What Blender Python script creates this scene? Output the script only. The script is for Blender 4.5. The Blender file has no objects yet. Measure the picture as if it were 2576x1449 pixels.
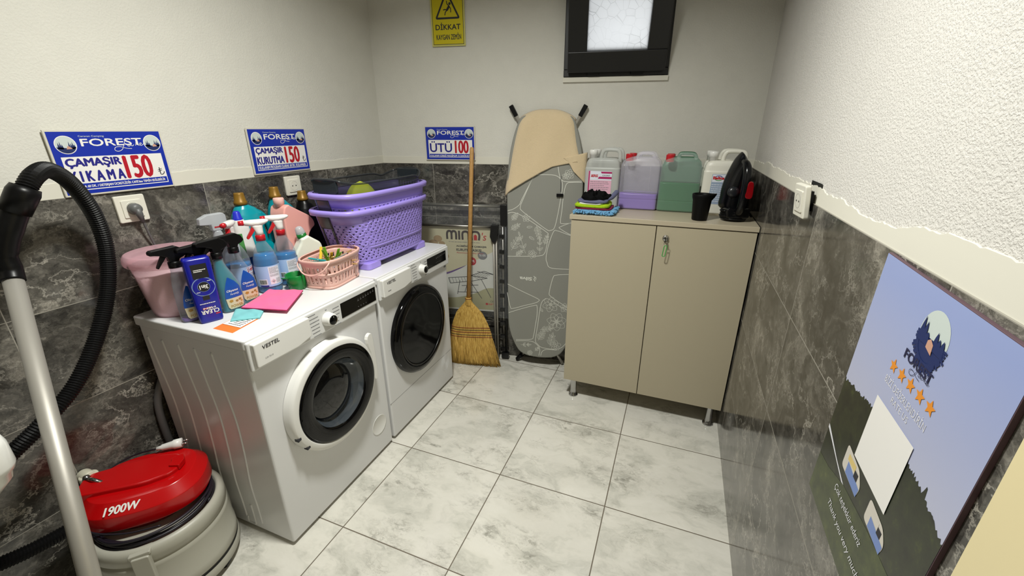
import bpy, math, random
from mathutils import Vector as V, Matrix

C = bpy.context.scene.collection
SC = bpy.context.scene
PI = math.pi
random.seed(7)

# ---------------------------------------------------------------- camera
XL, XR, HT, YB0, YB1 = -0.5413, 1.4792, 1.2423, 1.4395, 1.8158   # room: left wall, right wall, tile top, back wall ends
CEIL, YF = 2.5, -1.75
cam_d = bpy.data.cameras.new('camera')
cam = bpy.data.objects.new('camera', cam_d); C.objects.link(cam)
R_, U_, F_ = V((.930999, .365015, -.002187)), V((-.127157, .329926, .935404)), V((-.342157, .870582, -.353575))
cam.matrix_world = Matrix(((R_.x, U_.x, -F_.x, 1.1422), (R_.y, U_.y, -F_.y, -.7300), (R_.z, U_.z, -F_.z, 1.4274), (0, 0, 0, 1)))
cam_d.sensor_width = 36; cam_d.sensor_fit = 'HORIZONTAL'; cam_d.lens = 14.713; cam_d.clip_start = .02
SC.camera = cam

# ---------------------------------------------------------------- light and exposure
SC.view_settings.view_transform = 'Standard'; SC.view_settings.look = 'None'
SC.view_settings.gamma = 1; SC.view_settings.exposure = 0.0; SC.view_settings.use_curve_mapping = False
world = bpy.data.worlds.new('daylight'); SC.world = world; world.use_nodes = True
world.node_tree.nodes['Background'].inputs[0].default_value = (.93, .97, 1, 1)
world.node_tree.nodes['Background'].inputs[1].default_value = .75

def area(name, loc, target, size, power, color, shape='DISK', size_y=None):
    l = bpy.data.lights.new(name, 'AREA'); l.shape = shape; l.size = size; l.energy = power; l.color = color
    if size_y: l.size_y = size_y
    o = bpy.data.objects.new(name, l); C.objects.link(o); o.location = loc
    o.rotation_euler = (V(target) - V(loc)).to_track_quat('-Z', 'Y').to_euler()
    return o
lamp = area('ceiling_lamp_light', (.57, .08, 2.47), (.57, .08, 0), .22, 38, (.985, .99, .93))
lamp.data.spread = math.radians(150)
area('window_daylight', (.84, 2.25, 1.55), (.76, 1.66, 1.9), .6, 5, (.93, .97, 1))

# ---------------------------------------------------------------- materials
def lin(c):
    r = []
    for x in c[:3]:
        x /= 255
        r.append(x/12.92 if x <= .04045 else ((x+.055)/1.055)**2.4)
    return (*r, 1)
class NT:
    def __init__(s, name):
        s.m = bpy.data.materials.new(name); s.m.use_nodes = True
        s.t = s.m.node_tree; s.n = s.t.nodes; s.b = s.n['Principled BSDF']; s.out = s.n['Material Output']
    def new(s, t, **kw):
        n = s.n.new(t)
        for k, v in kw.items(): setattr(n, k, v)
        return n
    def link(s, a, b): s.t.links.new(a, b)
    def val(s, inp, v):
        if isinstance(v, bpy.types.NodeSocket): s.link(v, inp)
        else: inp.default_value = v
    def math(s, op, a, b=0.0, c=0.0):
        n = s.new('ShaderNodeMath', operation=op); s.val(n.inputs[0], a); s.val(n.inputs[1], b); s.val(n.inputs[2], c)
        return n.outputs[0]
    def vmath(s, op, a, b=(0, 0, 0), sc=1.0):
        n = s.new('ShaderNodeVectorMath', operation=op); s.val(n.inputs[0], a); s.val(n.inputs[1], b)
        if op == 'SCALE': s.val(n.inputs['Scale'], sc)
        return n.outputs[0]
    def obj(s): return s.new('ShaderNodeTexCoord').outputs['Object']
    def noise(s, vec, scale, detail=4, rough=.5, dist=0.0):
        n = s.new('ShaderNodeTexNoise'); s.link(vec, n.inputs['Vector'])
        n.inputs['Scale'].default_value = scale; n.inputs['Detail'].default_value = detail
        n.inputs['Roughness'].default_value = rough; n.inputs['Distortion'].default_value = dist
        return n
    def ramp(s, f, stops, interp='LINEAR'):
        n = s.new('ShaderNodeValToRGB'); s.link(f, n.inputs[0]); e = n.color_ramp.elements; n.color_ramp.interpolation = interp
        while len(e) < len(stops): e.new(.5)
        for el, (p, c) in zip(e, stops): el.position = p; el.color = c if len(c) == 4 else lin(c)
        return n.outputs[0]
    def mix(s, f, a, b, mode='MIX'):
        n = s.new('ShaderNodeMix', data_type='RGBA', blend_type=mode); s.val(n.inputs[0], f); s.val(n.inputs[6], a); s.val(n.inputs[7], b)
        return n.outputs[2]
    def bump(s, h, strength=.3, dist=.002):
        n = s.new('ShaderNodeBump'); s.link(h, n.inputs['Height']); n.inputs['Strength'].default_value = strength; n.inputs['Distance'].default_value = dist
        s.link(n.outputs[0], s.b.inputs['Normal']); return n
G = lambda v: (v, v, v, 1)
def M(name, col, rough=.45, metal=0.0, bump=None, spec=.5, coat=0.0, sub=0.0, var=0.0, sheen=0.0):
    t = NT(name); t.b.inputs['Base Color'].default_value = lin(col); t.b.inputs['Roughness'].default_value = rough
    t.b.inputs['Metallic'].default_value = metal; t.b.inputs['Specular IOR Level'].default_value = spec
    t.b.inputs['Coat Weight'].default_value = coat; t.b.inputs['Sheen Weight'].default_value = sheen
    if var:
        n = t.noise(t.obj(), 60, 3)
        c = lin(col)
        t.link(t.ramp(n.outputs[0], [(.3, tuple(x*(1-var) for x in c[:3])+(1,)), (.7, tuple(min(1, x*(1+var)) for x in c[:3])+(1,))]), t.b.inputs['Base Color'])
    if bump:
        n = t.noise(t.obj(), bump[0], 4, .6); t.bump(n.outputs[0], bump[1], bump[2])
    return t.m
def clear(name, col, alpha, rough=.12, spec=.5, tint=.5, edge=.35):
    """thin see-through plastic: a share of light passes straight, the rest is a glossy tinted skin"""
    t = NT(name); t.b.inputs['Base Color'].default_value = lin(col); t.b.inputs['Roughness'].default_value = rough
    t.b.inputs['Specular IOR Level'].default_value = spec
    tr = t.new('ShaderNodeBsdfTransparent'); tr.inputs[0].default_value = tuple(1-tint+tint*x for x in lin(col)[:3])+(1,)
    mx = t.new('ShaderNodeMixShader'); fr = t.new('ShaderNodeLayerWeight'); fr.inputs['Blend'].default_value = .25
    f = t.math('MULTIPLY_ADD', fr.outputs['Facing'], edge, alpha)
    f = t.math('MINIMUM', f, 1.0)
    t.link(f, mx.inputs[0]); t.link(tr.outputs[0], mx.inputs[1]); t.link(t.b.outputs[0], mx.inputs[2]); t.link(mx.outputs[0], t.out.inputs[0])
    return t.m

def dark_tile(name, axis, u0):
    t = NT(name); o = t.obj(); sp = t.new('ShaderNodeSeparateXYZ'); t.link(o, sp.inputs[0])
    u = t.math('SUBTRACT', sp.outputs[axis], u0); v = sp.outputs[2]
    a, b = t.math('DIVIDE', u, .62), t.math('DIVIDE', v, .31058)
    cb = t.new('ShaderNodeCombineXYZ'); t.link(t.math('FLOOR', a), cb.inputs[0]); t.link(t.math('FLOOR', b), cb.inputs[1])
    wn = t.new('ShaderNodeTexWhiteNoise'); t.link(cb.outputs[0], wn.inputs['Vector'])
    p = t.vmath('ADD', o, t.vmath('SCALE', wn.outputs['Color'], sc=20.0))
    p = t.vmath('MULTIPLY', p, (1, 1, 1.25))
    warp = t.noise(p, 2.4, 6, .62); p2 = t.vmath('ADD', p, t.vmath('SCALE', warp.outputs['Color'], sc=.55))
    n1 = t.noise(p2, 3.4, 12, .74, .9)
    col = t.ramp(n1.outputs[0], [(.32, (42, 40, 38)), (.45, (66, 64, 60)), (.55, (94, 91, 85)), (.66, (136, 132, 123))])
    jag = t.vmath('ADD', p2, t.vmath('SCALE', t.noise(p, 11, 7, .72).outputs['Color'], sc=.22))
    sh = t.new('ShaderNodeTexVoronoi', feature='F1'); sh.inputs['Scale'].default_value = 15.0; t.link(jag, sh.inputs['Vector'])
    shv = t.new('ShaderNodeSeparateColor'); t.link(sh.outputs['Color'], shv.inputs[0])
    col = t.mix(.8, col, t.ramp(shv.outputs[0], [(.1, G(.70)), (.6, G(1.0)), (.95, G(1.38))]), 'MULTIPLY')
    def veins(scale, w, lo, hi, amt, mscale):
        vo = t.new('ShaderNodeTexVoronoi', feature='DISTANCE_TO_EDGE'); vo.inputs['Scale'].default_value = scale; t.link(jag, vo.inputs['Vector'])
        return t.math('MULTIPLY', t.ramp(vo.outputs[0], [(0, G(1)), (w*.35, G(.6)), (w, G(0))]), t.ramp(t.noise(p, mscale, 4, .6).outputs[0], [(lo, G(0)), (hi, G(amt))]))
    col = t.mix(veins(5.0, .035, .47, .64, .75, 3.6), col, lin((190, 185, 174)))
    col = t.mix(veins(17.0, .10, .50, .66, .55, 5.2), col, lin((176, 171, 160)))
    fine = t.ramp(t.noise(p2, 34, 7, .75).outputs[0], [(.36, G(.70)), (.62, G(1.2))])
    col = t.mix(.8, col, fine, 'MULTIPLY')
    gu = t.math('MULTIPLY', t.math('ABSOLUTE', t.math('SUBTRACT', a, t.math('ROUND', a))), .62)
    gv = t.math('MULTIPLY', t.math('ABSOLUTE', t.math('SUBTRACT', b, t.math('ROUND', b))), .31058)
    g = t.math('LESS_THAN', t.math('MINIMUM', gu, gv), .0013)
    col = t.mix(g, col, lin((150, 146, 136)))
    t.link(col, t.b.inputs['Base Color']); t.b.inputs['Roughness'].default_value = .13
    t.link(t.math('MULTIPLY_ADD', g, .4, .12), t.b.inputs['Roughness'])
    return t.m
def floor_tile():
    t = NT('pale_marble_floor_tile'); o = t.obj(); sp = t.new('ShaderNodeSeparateXYZ'); t.link(o, sp.inputs[0]); S = .46009
    a = t.math('DIVIDE', t.math('SUBTRACT', sp.outputs[0], .10385), S); b = t.math('DIVIDE', t.math('SUBTRACT', sp.outputs[1], 1.51118), S)
    cb = t.new('ShaderNodeCombineXYZ'); t.link(t.math('FLOOR', a), cb.inputs[0]); t.link(t.math('FLOOR', b), cb.inputs[1])
    wn = t.new('ShaderNodeTexWhiteNoise'); t.link(cb.outputs[0], wn.inputs['Vector'])
    p = t.vmath('ADD', o, t.vmath('SCALE', wn.outputs['Color'], sc=20.0))
    p = t.vmath('MULTIPLY', p, (1, 1.6, 1))
    warp = t.noise(p, 3, 4, .6); p2 = t.vmath('ADD', p, t.vmath('SCALE', warp.outputs['Color'], sc=.4))
    n1 = t.noise(p2, 4.2, 10, .66, .5)
    col = t.ramp(n1.outputs[0], [(.30, (180, 178, 168)), (.40, (202, 200, 190)), (.5, (217, 214, 204)), (.7, (224, 221, 212))])
    jag = t.vmath('ADD', p2, t.vmath('SCALE', t.noise(p, 10, 7, .72).outputs['Color'], sc=.18))
    n2 = t.noise(jag, 9, 9, .75, .8); m2 = t.ramp(t.noise(p, 3.2, 5, .62).outputs[0], [(.50, G(0)), (.62, G(.72))])
    dk = t.ramp(n2.outputs[0], [(.42, G(1)), (.54, G(.12)), (.6, G(0))])
    sh = t.new('ShaderNodeTexVoronoi', feature='F1'); sh.inputs['Scale'].default_value = 22.0; t.link(jag, sh.inputs['Vector'])
    shv = t.new('ShaderNodeSeparateColor'); t.link(sh.outputs['Color'], shv.inputs[0])
    dk = t.math('MULTIPLY', dk, t.math('MULTIPLY_ADD', shv.outputs[0], .9, .35))
    col = t.mix(t.math('MINIMUM', t.math('MULTIPLY', dk, m2), 1.0), col, lin((136, 134, 124)))
    vo = t.new('ShaderNodeTexVoronoi', feature='DISTANCE_TO_EDGE'); vo.inputs['Scale'].default_value = 13.0; t.link(jag, vo.inputs['Vector'])
    vein = t.ramp(vo.outputs[0], [(0, G(.9)), (.015, G(.4)), (.05, G(0))])
    col = t.mix(t.math('MULTIPLY', vein, t.ramp(t.noise(p, 4.4, 4, .6).outputs[0], [(.54, G(0)), (.64, G(.5))])), col, lin((128, 124, 113)))
    soft = t.ramp(t.noise(p2, 2.3, 5, .6).outputs[0], [(.35, G(.93)), (.6, G(1.0))]); col = t.mix(1.0, col, soft, 'MULTIPLY')
    ga = t.math('ABSOLUTE', t.math('SUBTRACT', a, t.math('ROUND', a))); gb = t.math('ABSOLUTE', t.math('SUBTRACT', b, t.math('ROUND', b)))
    g = t.math('LESS_THAN', t.math('MULTIPLY', t.math('MINIMUM', ga, gb), S), .0021)
    col = t.mix(g, col, lin((108, 99, 86)))
    t.link(col, t.b.inputs['Base Color']); t.link(t.math('MULTIPLY_ADD', g, .4, .13), t.b.inputs['Roughness'])
    return t.m
def plaster(name, col, scale, strength, dist=.003):
    t = NT(name); o = t.obj(); t.b.inputs['Roughness'].default_value = .85; t.b.inputs['Specular IOR Level'].default_value = .25
    n = t.noise(o, scale, 3, .55); h = t.ramp(n.outputs[0], [(.42, G(0)), (.6, G(1))])
    big = t.noise(o, 14, 3)
    t.link(t.ramp(big.outputs[0], [(.3, tuple(x*.97 for x in lin(col)[:3])+(1,)), (.7, lin(col))]), t.b.inputs['Base Color'])
    t.bump(h, strength, dist)
    return t.m

# ---------------------------------------------------------------- mesh helpers
class MB:
    def __init__(s): s.v, s.f, s.m, s.sm, s.mats = [], [], [], [], []
    def mi(s, mat):
        if mat not in s.mats: s.mats.append(mat)
        return s.mats.index(mat)
    def add(s, vs, fs, mat, smooth=False):
        b = len(s.v); i = s.mi(mat); s.v += [V(x) for x in vs]
        for f in fs: s.f.append(tuple(b+k for k in f)); s.m.append(i); s.sm.append(smooth)
        return s
    def box(s, lo, hi, mat):
        (x0, y0, z0), (x1, y1, z1) = lo, hi
        return s.add([(x0,y0,z0),(x1,y0,z0),(x1,y1,z0),(x0,y1,z0),(x0,y0,z1),(x1,y0,z1),(x1,y1,z1),(x0,y1,z1)],
                     [(0,3,2,1),(4,5,6,7),(0,1,5,4),(1,2,6,5),(2,3,7,6),(3,0,4,7)], mat)
    def loft(s, rings, mat, smooth=True, cap0=True, cap1=True, closed=True):
        n = len(rings[0]); vs = [p for r in rings for p in r]; fs = []
        for i in range(len(rings)-1):
            for j in range(n if closed else n-1):
                k = (j+1) % n
                fs.append((i*n+j, i*n+k, (i+1)*n+k, (i+1)*n+j))
        if cap0: fs.append(tuple(range(n-1, -1, -1)))
        if cap1: fs.append(tuple((len(rings)-1)*n+j for j in range(n)))
        return s.add(vs, fs, mat, smooth)
    def lathe(s, prof, mat, c=(0, 0, 0), n=40, smooth=True, cap0=True, cap1=True, fr=None):
        rings = []
        for r, z in prof:
            rings.append([(fr(r*math.cos(2*PI*k/n), r*math.sin(2*PI*k/n), z) if fr else V((c[0]+r*math.cos(2*PI*k/n), c[1]+r*math.sin(2*PI*k/n), c[2]+z))) for k in range(n)])
        return s.loft(rings, mat, smooth, cap0, cap1)
    def cyl(s, p0, p1, r0, mat, r1=None, n=24, smooth=True):
        return s.tube([p0, p1], r0, mat, n, r1=r1, smooth=smooth)
    def tube(s, pts, r, mat, n=12, closed=False, r1=None, smooth=True, radii=None):
        pts = [V(p) for p in pts]; N = len(pts); rings = []; up = None
        for i, p in enumerate(pts):
            a = pts[(i-1) % N] if closed or i > 0 else p; b = pts[(i+1) % N] if closed or i < N-1 else p
            d = (b-a).normalized()
            if up is None:
                up = V((0, 0, 1)) if abs(d.z) < .9 else V((1, 0, 0))
            x = (up - d*up.dot(d)).normalized(); y = d.cross(x); up = x
            rr = radii[i] if radii else (r if r1 is None else r+(r1-r)*i/max(1, N-1))
            rings.append([p + x*rr*math.cos(2*PI*k/n) + y*rr*math.sin(2*PI*k/n) for k in range(n)])
        if closed: return s.loft(rings+[rings[0]], mat, smooth, False, False)
        return s.loft(rings, mat, smooth)
    def grid(s, fn, nu, nv, mat, smooth=True, skip=None):
        vs = [fn(i/nu, j/nv) for j in range(nv+1) for i in range(nu+1)]
        fs = [(j*(nu+1)+i, j*(nu+1)+i+1, (j+1)*(nu+1)+i+1, (j+1)*(nu+1)+i) for j in range(nv) for i in range(nu) if not (skip and skip(i, j))]
        return s.add(vs, fs, mat, smooth)
    def prism(s, pts, fr, w0, w1, mat, smooth=False):
        n = len(pts); vs = [fr(u, v, w0) for u, v in pts]+[fr(u, v, w1) for u, v in pts]
        fs = [tuple(range(n-1, -1, -1)), tuple(range(n, 2*n))]+[(k, (k+1) % n, n+(k+1) % n, n+k) for k in range(n)]
        return s.add(vs, fs, mat, smooth)
    # --- flat printing in a frame fr(u, v, w)
    def poly(s, pts, fr, mat, w=.0004): return s.add([fr(u, v, w) for u, v in pts], [tuple(range(len(pts)))], mat)
    def rect(s, u0, v0, u1, v1, fr, mat, w=.0004, n=1):
        return s.grid(lambda a, b: fr(u0+(u1-u0)*a, v0+(v1-v0)*b, w), n, 1, mat, False)
    def disc(s, u, v, r, fr, mat, w=.0004, n=32, ry=None):
        ry = ry or r
        return s.poly([(u+r*math.cos(2*PI*k/n), v+ry*math.sin(2*PI*k/n)) for k in range(n)], fr, mat, w)
    def stroke(s, pts, wd, fr, mat, w=.0006, closed=False):
        N = len(pts); L, Rr = [], []
        for i in range(N):
            a = pts[(i-1) % N] if closed or i > 0 else pts[i]; b = pts[(i+1) % N] if closed or i < N-1 else pts[i]
            dx, dy = b[0]-a[0], b[1]-a[1]; l = math.hypot(dx, dy) or 1
            nx, ny = -dy/l*wd/2, dx/l*wd/2
            L.append(fr(pts[i][0]+nx, pts[i][1]+ny, w)); Rr.append(fr(pts[i][0]-nx, pts[i][1]-ny, w))
        fs = [(i+N, (i+1) % N+N, (i+1) % N, i) for i in range(N if closed else N-1)]
        return s.add(L+Rr, fs, mat)
    def text(s, st, u0, v0, u1, v1, fr, mat, w=.0007, bold=0.0, shear=0.0, flip=False, heavy=0.0):
        vs, fs = text_geo(st, bold, shear)
        x0, x1 = min(p[0] for p in vs), max(p[0] for p in vs); y0, y1 = min(p[1] for p in vs), max(p[1] for p in vs)
        out = []
        for x, y in vs:
            a, b = (x-x0)/(x1-x0), (y-y0)/(y1-y0)
            if flip: a, b = 1-a, 1-b
            out.append(fr(u0+(u1-u0)*a, v0+(v1-v0)*b, w))
        if heavy:
            for k, (du, dv) in enumerate(((heavy, 0), (-heavy, 0), (0, heavy*.7), (0, -heavy*.7))): s.text(st, u0+du, v0+dv, u1+du, v1+dv, fr, mat, w+.00004*(k+1), bold, shear, flip)
        return s.add(out, fs, mat)
    def lines(s, u0, v0, u1, v1, rows, fr, mat, w=.0006, fill=.45, seed=1):
        """rows of unreadably small print"""
        rd = random.Random(seed); h = (v1-v0)/rows
        for r in range(rows):
            v = v1-h*(r+.75); u = u0; end = u1-(u1-u0)*rd.choice([0, .05, .1, .3])
            while u < end:
                l = min((u1-u0)*rd.uniform(.05, .16), end-u); s.rect(u, v, u+l, v+h*fill, fr, mat, w); u += l+(u1-u0)*.02
        return s
    def build(s, name, parent=None, local=False, bevel=0, seg=2, solid=0, subsurf=0, auto=False):
        me = bpy.data.meshes.new(name)
        off = V((0, 0, 0)); q = None if local else parent
        while q is not None: off = off + q.location; q = q.parent
        me.from_pydata([tuple(p-off) for p in s.v], [], s.f)
        for m in s.mats: me.materials.append(m)
        me.polygons.foreach_set('material_index', s.m); me.polygons.foreach_set('use_smooth', s.sm); me.update()
        o = bpy.data.objects.new(name, me); C.objects.link(o)
        if parent is not None: o.parent = parent
        if solid: md = o.modifiers.new('solid', 'SOLIDIFY'); md.thickness = solid; md.offset = 0
        if bevel:
            md = o.modifiers.new('bevel', 'BEVEL'); md.width = bevel; md.segments = seg; md.limit_method = 'ANGLE'; md.angle_limit = .6; md.harden_normals = False
        if subsurf: md = o.modifiers.new('sub', 'SUBSURF'); md.levels = subsurf; md.render_levels = subsurf
        return o

_tg = {}
def text_geo(st, bold, shear):
    k = (st, bold, shear)
    if k not in _tg:
        cu = bpy.data.curves.new('t', 'FONT'); cu.body = st; cu.size = 1; cu.offset = bold; cu.shear = shear; cu.resolution_u = 3
        o = bpy.data.objects.new('t', cu); C.objects.link(o); dg = bpy.context.evaluated_depsgraph_get(); dg.update()
        me = bpy.data.meshes.new_from_object(o.evaluated_get(dg))
        _tg[k] = ([(v.co.x, v.co.y) for v in me.vertices], [tuple(p.vertices) for p in me.polygons])
        bpy.data.objects.remove(o); bpy.data.curves.remove(cu); bpy.data.meshes.remove(me)
    return _tg[k]

class Fr:
    """a flat frame: origin, right, up; the normal faces the reader"""
    def __init__(s, o, x, y): s.o, s.x, s.y = V(o), V(x).normalized(), V(y).normalized(); s.n = s.x.cross(s.y)
    def __call__(s, u, v, w=0): return s.o+s.x*u+s.y*v+s.n*w
BD = V((.983098, .183079, 0)); Z = V((0, 0, 1))
FL = Fr((XL, 0, 0), (0, 1, 0), Z)            # left wall, u = y
FB = Fr((XL, YB0, 0), BD, Z)                 # back wall, u along the wall from the left corner
FRW = Fr((XR, 0, 0), (0, -1, 0), Z)          # right wall, u = -y
def moved(fr, u, v, w=0): return lambda a, b, c=0: fr(u+a, v+b, w+c)

def ring(a, b, n, z, cx=0, cy=0, N=40):
    r = []
    for k in range(N):
        t = 2*PI*k/N; c, s_ = math.cos(t), math.sin(t)
        r.append(V((cx+a*math.copysign(abs(c)**(2/n), c), cy+b*math.copysign(abs(s_)**(2/n), s_), z)))
    return r
def interp(tab, z):
    if z <= tab[0][0]: return tab[0][1:]
    for p, q in zip(tab, tab[1:]):
        if z <= q[0]:
            t = (z-p[0])/(q[0]-p[0]); return tuple(a+(b-a)*t for a, b in zip(p[1:], q[1:]))
    return tab[-1][1:]
def smooth_path(pts, k=8, closed=False):
    P = [V(p) for p in pts]; N = len(P); out = []
    for i in range(N if closed else N-1):
        g = lambda j: P[j % N] if closed else P[max(0, min(N-1, j))]
        a, b, c, d = g(i-1), g(i), g(i+1), g(i+2)
        for q in range(k):
            t = q/k; out.append(.5*((2*b)+(c-a)*t+(2*a-5*b+4*c-d)*t*t+(3*b-a-3*c+d)*t**3))
    if not closed: out.append(P[-1])
    return out
def smooth2(pts, k=6, closed=False): return [(p.x, p.y) for p in smooth_path([(u, v, 0) for u, v in pts], k, closed)]
def round_poly(pts, r, k=5):
    """closed polygon with rounded corners"""
    out = []; N = len(pts)
    for i in range(N):
        p = V(pts[i]); a = V(pts[i-1])-p; b = V(pts[(i+1) % N])-p
        q = min(r, a.length*.45, b.length*.45); s0, s1 = p+a.normalized()*q, p+b.normalized()*q
        for j in range(k+1):
            t = j/k; x = s0*(1-t)**2+p*2*t*(1-t)+s1*t*t; out.append((x.x, x.y))
    return out

def thing(name, label, cat, loc=(0, 0, 0), rotz=0, group=None, tilt=None):
    o = bpy.data.objects.new(name, None); C.objects.link(o); o.location = loc; o.rotation_euler = (0, 0, rotz)
    if tilt: o.rotation_euler = (tilt[0], tilt[1], rotz)
    o.empty_display_size = .02
    return tag(o, label, cat, group)
def tag(o, label, cat, group=None):
    o['label'] = label; o['category'] = cat
    if group: o['group'] = group
    return o
def struct(o, label=None):
    o['kind'] = 'structure'
    if label: o['label'] = label
    return o

# ---------------------------------------------------------------- materials in use
m_floor = floor_tile()
m_tileY = dark_tile('dark_marble_wall_tile', 1, .354)
m_tileR = dark_tile('dark_marble_wall_tile_right', 1, .555)
m_tileB = dark_tile('dark_marble_wall_tile_back', 0, .312)
m_pl = plaster('fine_white_plaster', (212, 210, 201), 150, .26, .0013)
m_plR = plaster('coarse_white_plaster', (214, 211, 205), 230, .5, .0019)
m_band = M('smooth_plaster_band', (214, 211, 198), .8)
m_ceil = M('ceiling_paint', (150, 148, 142), .9)
m_white = M('white_enamel', (216, 216, 216), .28)
m_wplas = M('white_plastic', (224, 223, 219), .35)
m_black = M('black_plastic', (10, 10, 11), .36, spec=.22)
m_gblack = M('glossy_black', (5, 5, 6), .07, spec=.28)
m_chrome = M('polished_metal', (190, 190, 190), .18, 1)
m_alu = M('brushed_aluminium', (172, 168, 160), .38, 1)
m_wand = M('satin_aluminium_tube', (168, 164, 156), .5, .5)
m_grey = M('grey_plastic', (94, 94, 94), .45)
m_ink = M('dark_print', (40, 40, 46), .6)
m_gink = M('grey_print', (120, 120, 122), .6)
m_blue = M('sign_blue', (16, 44, 160), .35)
m_navy = M('sign_navy_letters', (34, 32, 128), .4)
m_red = M('sign_red', (176, 14, 36), .4)
m_paper = M('print_white', (232, 230, 226), .45)

# ---------------------------------------------------------------- room
WT = .16
b = MB(); b.box((XL-.1, YF-.1, -.1), (XR+.1, 2.1, 0), m_floor); struct(b.build('floor'))
b = MB(); b.box((XL-.1, YF-.1, CEIL), (XR+.1, 2.3, CEIL+.1), m_ceil); struct(b.build('ceiling'))
def side_wall(name, x, out, tile, pl, jag, seed):
    b = MB(); x0, x1 = sorted((x, x+out*WT))
    b.box((x0, YF-.1, 0), (x1, 2.1, HT), tile)
    p = x+out*.006; x0, x1 = sorted((p, x+out*WT))
    b.box((x0, YF-.1, HT), (x1, 2.1, CEIL), pl)
    rd = random.Random(seed); N = 420; q = x+out*.0035; top = []; h = .036
    for i in range(N+1):
        h = max(.026, min(.055, h+rd.uniform(-jag, jag))); top.append(h)
    ys = [YF+(2.0-YF)*i/N for i in range(N+1)]
    vs = [(q, y, HT) for y in ys]+[(q, y, HT+t) for y, t in zip(ys, top)]+[(p+out*.001, y, HT+t+.001) for y, t in zip(ys, top)]
    fs = []
    for i in range(N):
        for k in (0, N+1):
            f = (k+i, k+i+1, k+N+2+i, k+N+1+i); fs.append(f if out > 0 else f[::-1])
    b.add(vs, fs, m_band)
    return struct(b.build(name))
side_wall('wall_left', XL, -1, m_tileY, m_pl, .0012, 3)
side_wall('wall_right', XR, 1, m_tileR, m_plR, .0034, 5)
b = MB(); b.box((XL-.1, YF-.16, 0), (XR+.1, YF, HT), m_tileB); b.box((XL-.1, YF-.16, HT), (XR+.1, YF-.006, CEIL), m_pl); struct(b.build('wall_front'))
# back wall, skewed, with the window opening; built along its own axis
WU0, WU1, WZ0, WZ1 = 1.064, 1.584, 1.683, 2.16
b = MB(); L0, L1 = -.15, 2.25
b.box((L0, 0, 0), (L1, WT, HT), m_tileB)
b.box((L0, .006, HT), (L1, WT, WZ0), m_pl); b.box((L0, .006, WZ1), (L1, WT, CEIL), m_pl)
b.box((L0, .006, WZ0), (WU0, WT, WZ1), m_pl); b.box((WU1, .006, WZ0), (L1, WT, WZ1), m_pl)
b.box((L0, .003, HT), (L1, .01, HT+.038), m_band)
b.box((WU0-.002, -.006, WZ0-.024), (WU1+.002, .03, WZ0-.002), m_band)
o = struct(b.build('wall_back')); o.location = (XL, YB0, 0); o.rotation_euler = (0, 0, math.atan2(BD.y, BD.x))

# window: dark frame in the opening, bottom-hung sash tilted into the room
m_frame = M('anthracite_window_frame', (13, 13, 14), .42)
def pane_mat():
    t = NT('crackle_frosted_glass'); o = t.obj()
    tr = t.new('ShaderNodeBsdfTranslucent'); gl = t.new('ShaderNodeBsdfGlossy'); gl.inputs['Roughness'].default_value = .2
    vo = t.new('ShaderNodeTexVoronoi', feature='DISTANCE_TO_EDGE'); vo.inputs['Scale'].default_value = 24.0
    t.link(t.vmath('ADD', o, t.vmath('SCALE', t.noise(o, 9, 2).outputs['Color'], sc=.02)), vo.inputs['Vector'])
    lines = t.ramp(vo.outputs[0], [(0, G(1)), (.03, G(0))]); mk = t.ramp(t.noise(o, 7, 2).outputs[0], [(.4, G(.1)), (.6, G(.6))])
    t.link(t.mix(t.math('MULTIPLY', lines, mk), lin((252, 252, 252)), lin((150, 150, 150))), tr.inputs['Color'])
    mx = t.new('ShaderNodeMixShader'); mx.inputs[0].default_value = .06
    t.link(tr.outputs[0], mx.inputs[1]); t.link(gl.outputs[0], mx.inputs[2]); t.link(mx.outputs[0], t.out.inputs[0])
    return t.m
m_pane = pane_mat()
def frame_box(b, fr, u0, v0, u1, v1, wd, w0, w1, mat, wt=None):
    for (a0, c0, a1, c1) in ((u0, v0, u1, v0+wd), (u0, v1-(wt or wd), u1, v1), (u0, v0+wd, u0+wd, v1-(wt or wd)), (u1-wd, v0+wd, u1, v1-(wt or wd))):
        b.prism([(a0, c0), (a1, c0), (a1, c1), (a0, c1)], fr, w0, w1, mat)
win = bpy.data.objects.new('window_1', None); C.objects.link(win); win.location = FB(1.324, 1.683); win['kind'] = 'structure'
b = MB(); frame_box(b, FB, WU0, WZ0, WU1, WZ1, .034, -.06, .006, m_frame); b.build('window_frame', win, bevel=.003)
ang = math.radians(17); up = Z*math.cos(ang)-BD.cross(Z)*-math.sin(ang)
SF = Fr(FB(WU0+.022, WZ0+.026, .004), BD, up)
SWd, SHt = WU1-WU0-.044, .44
b = MB(); frame_box(b, SF, 0, 0, SWd, SHt, .094, -.008, .040, m_frame); sash = b.build('window_sash', win, bevel=.004)
b = MB(); b.prism([(.09, .09), (SWd-.09, .09), (SWd-.09, SHt-.09), (.09, SHt-.09)], SF, .006, .012, m_pane); b.build('pane', win)
for u in (.10, SWd-.16):
    b = MB(); b.prism([(u, -.016), (u+.06, -.016), (u+.06, .004), (u, .004)], SF, .0, .026, m_black); b.build('hinge', win, bevel=.003)

# cream door leaf on the right, next to the poster
m_cream = M('cream_laminate', (226, 212, 168), .5)
b = MB(); b.box((XR-.012, -1.2, .0), (XR-.0005, -.266, 2.05), m_cream)
struct(b.build('door_1', bevel=.002))

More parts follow.
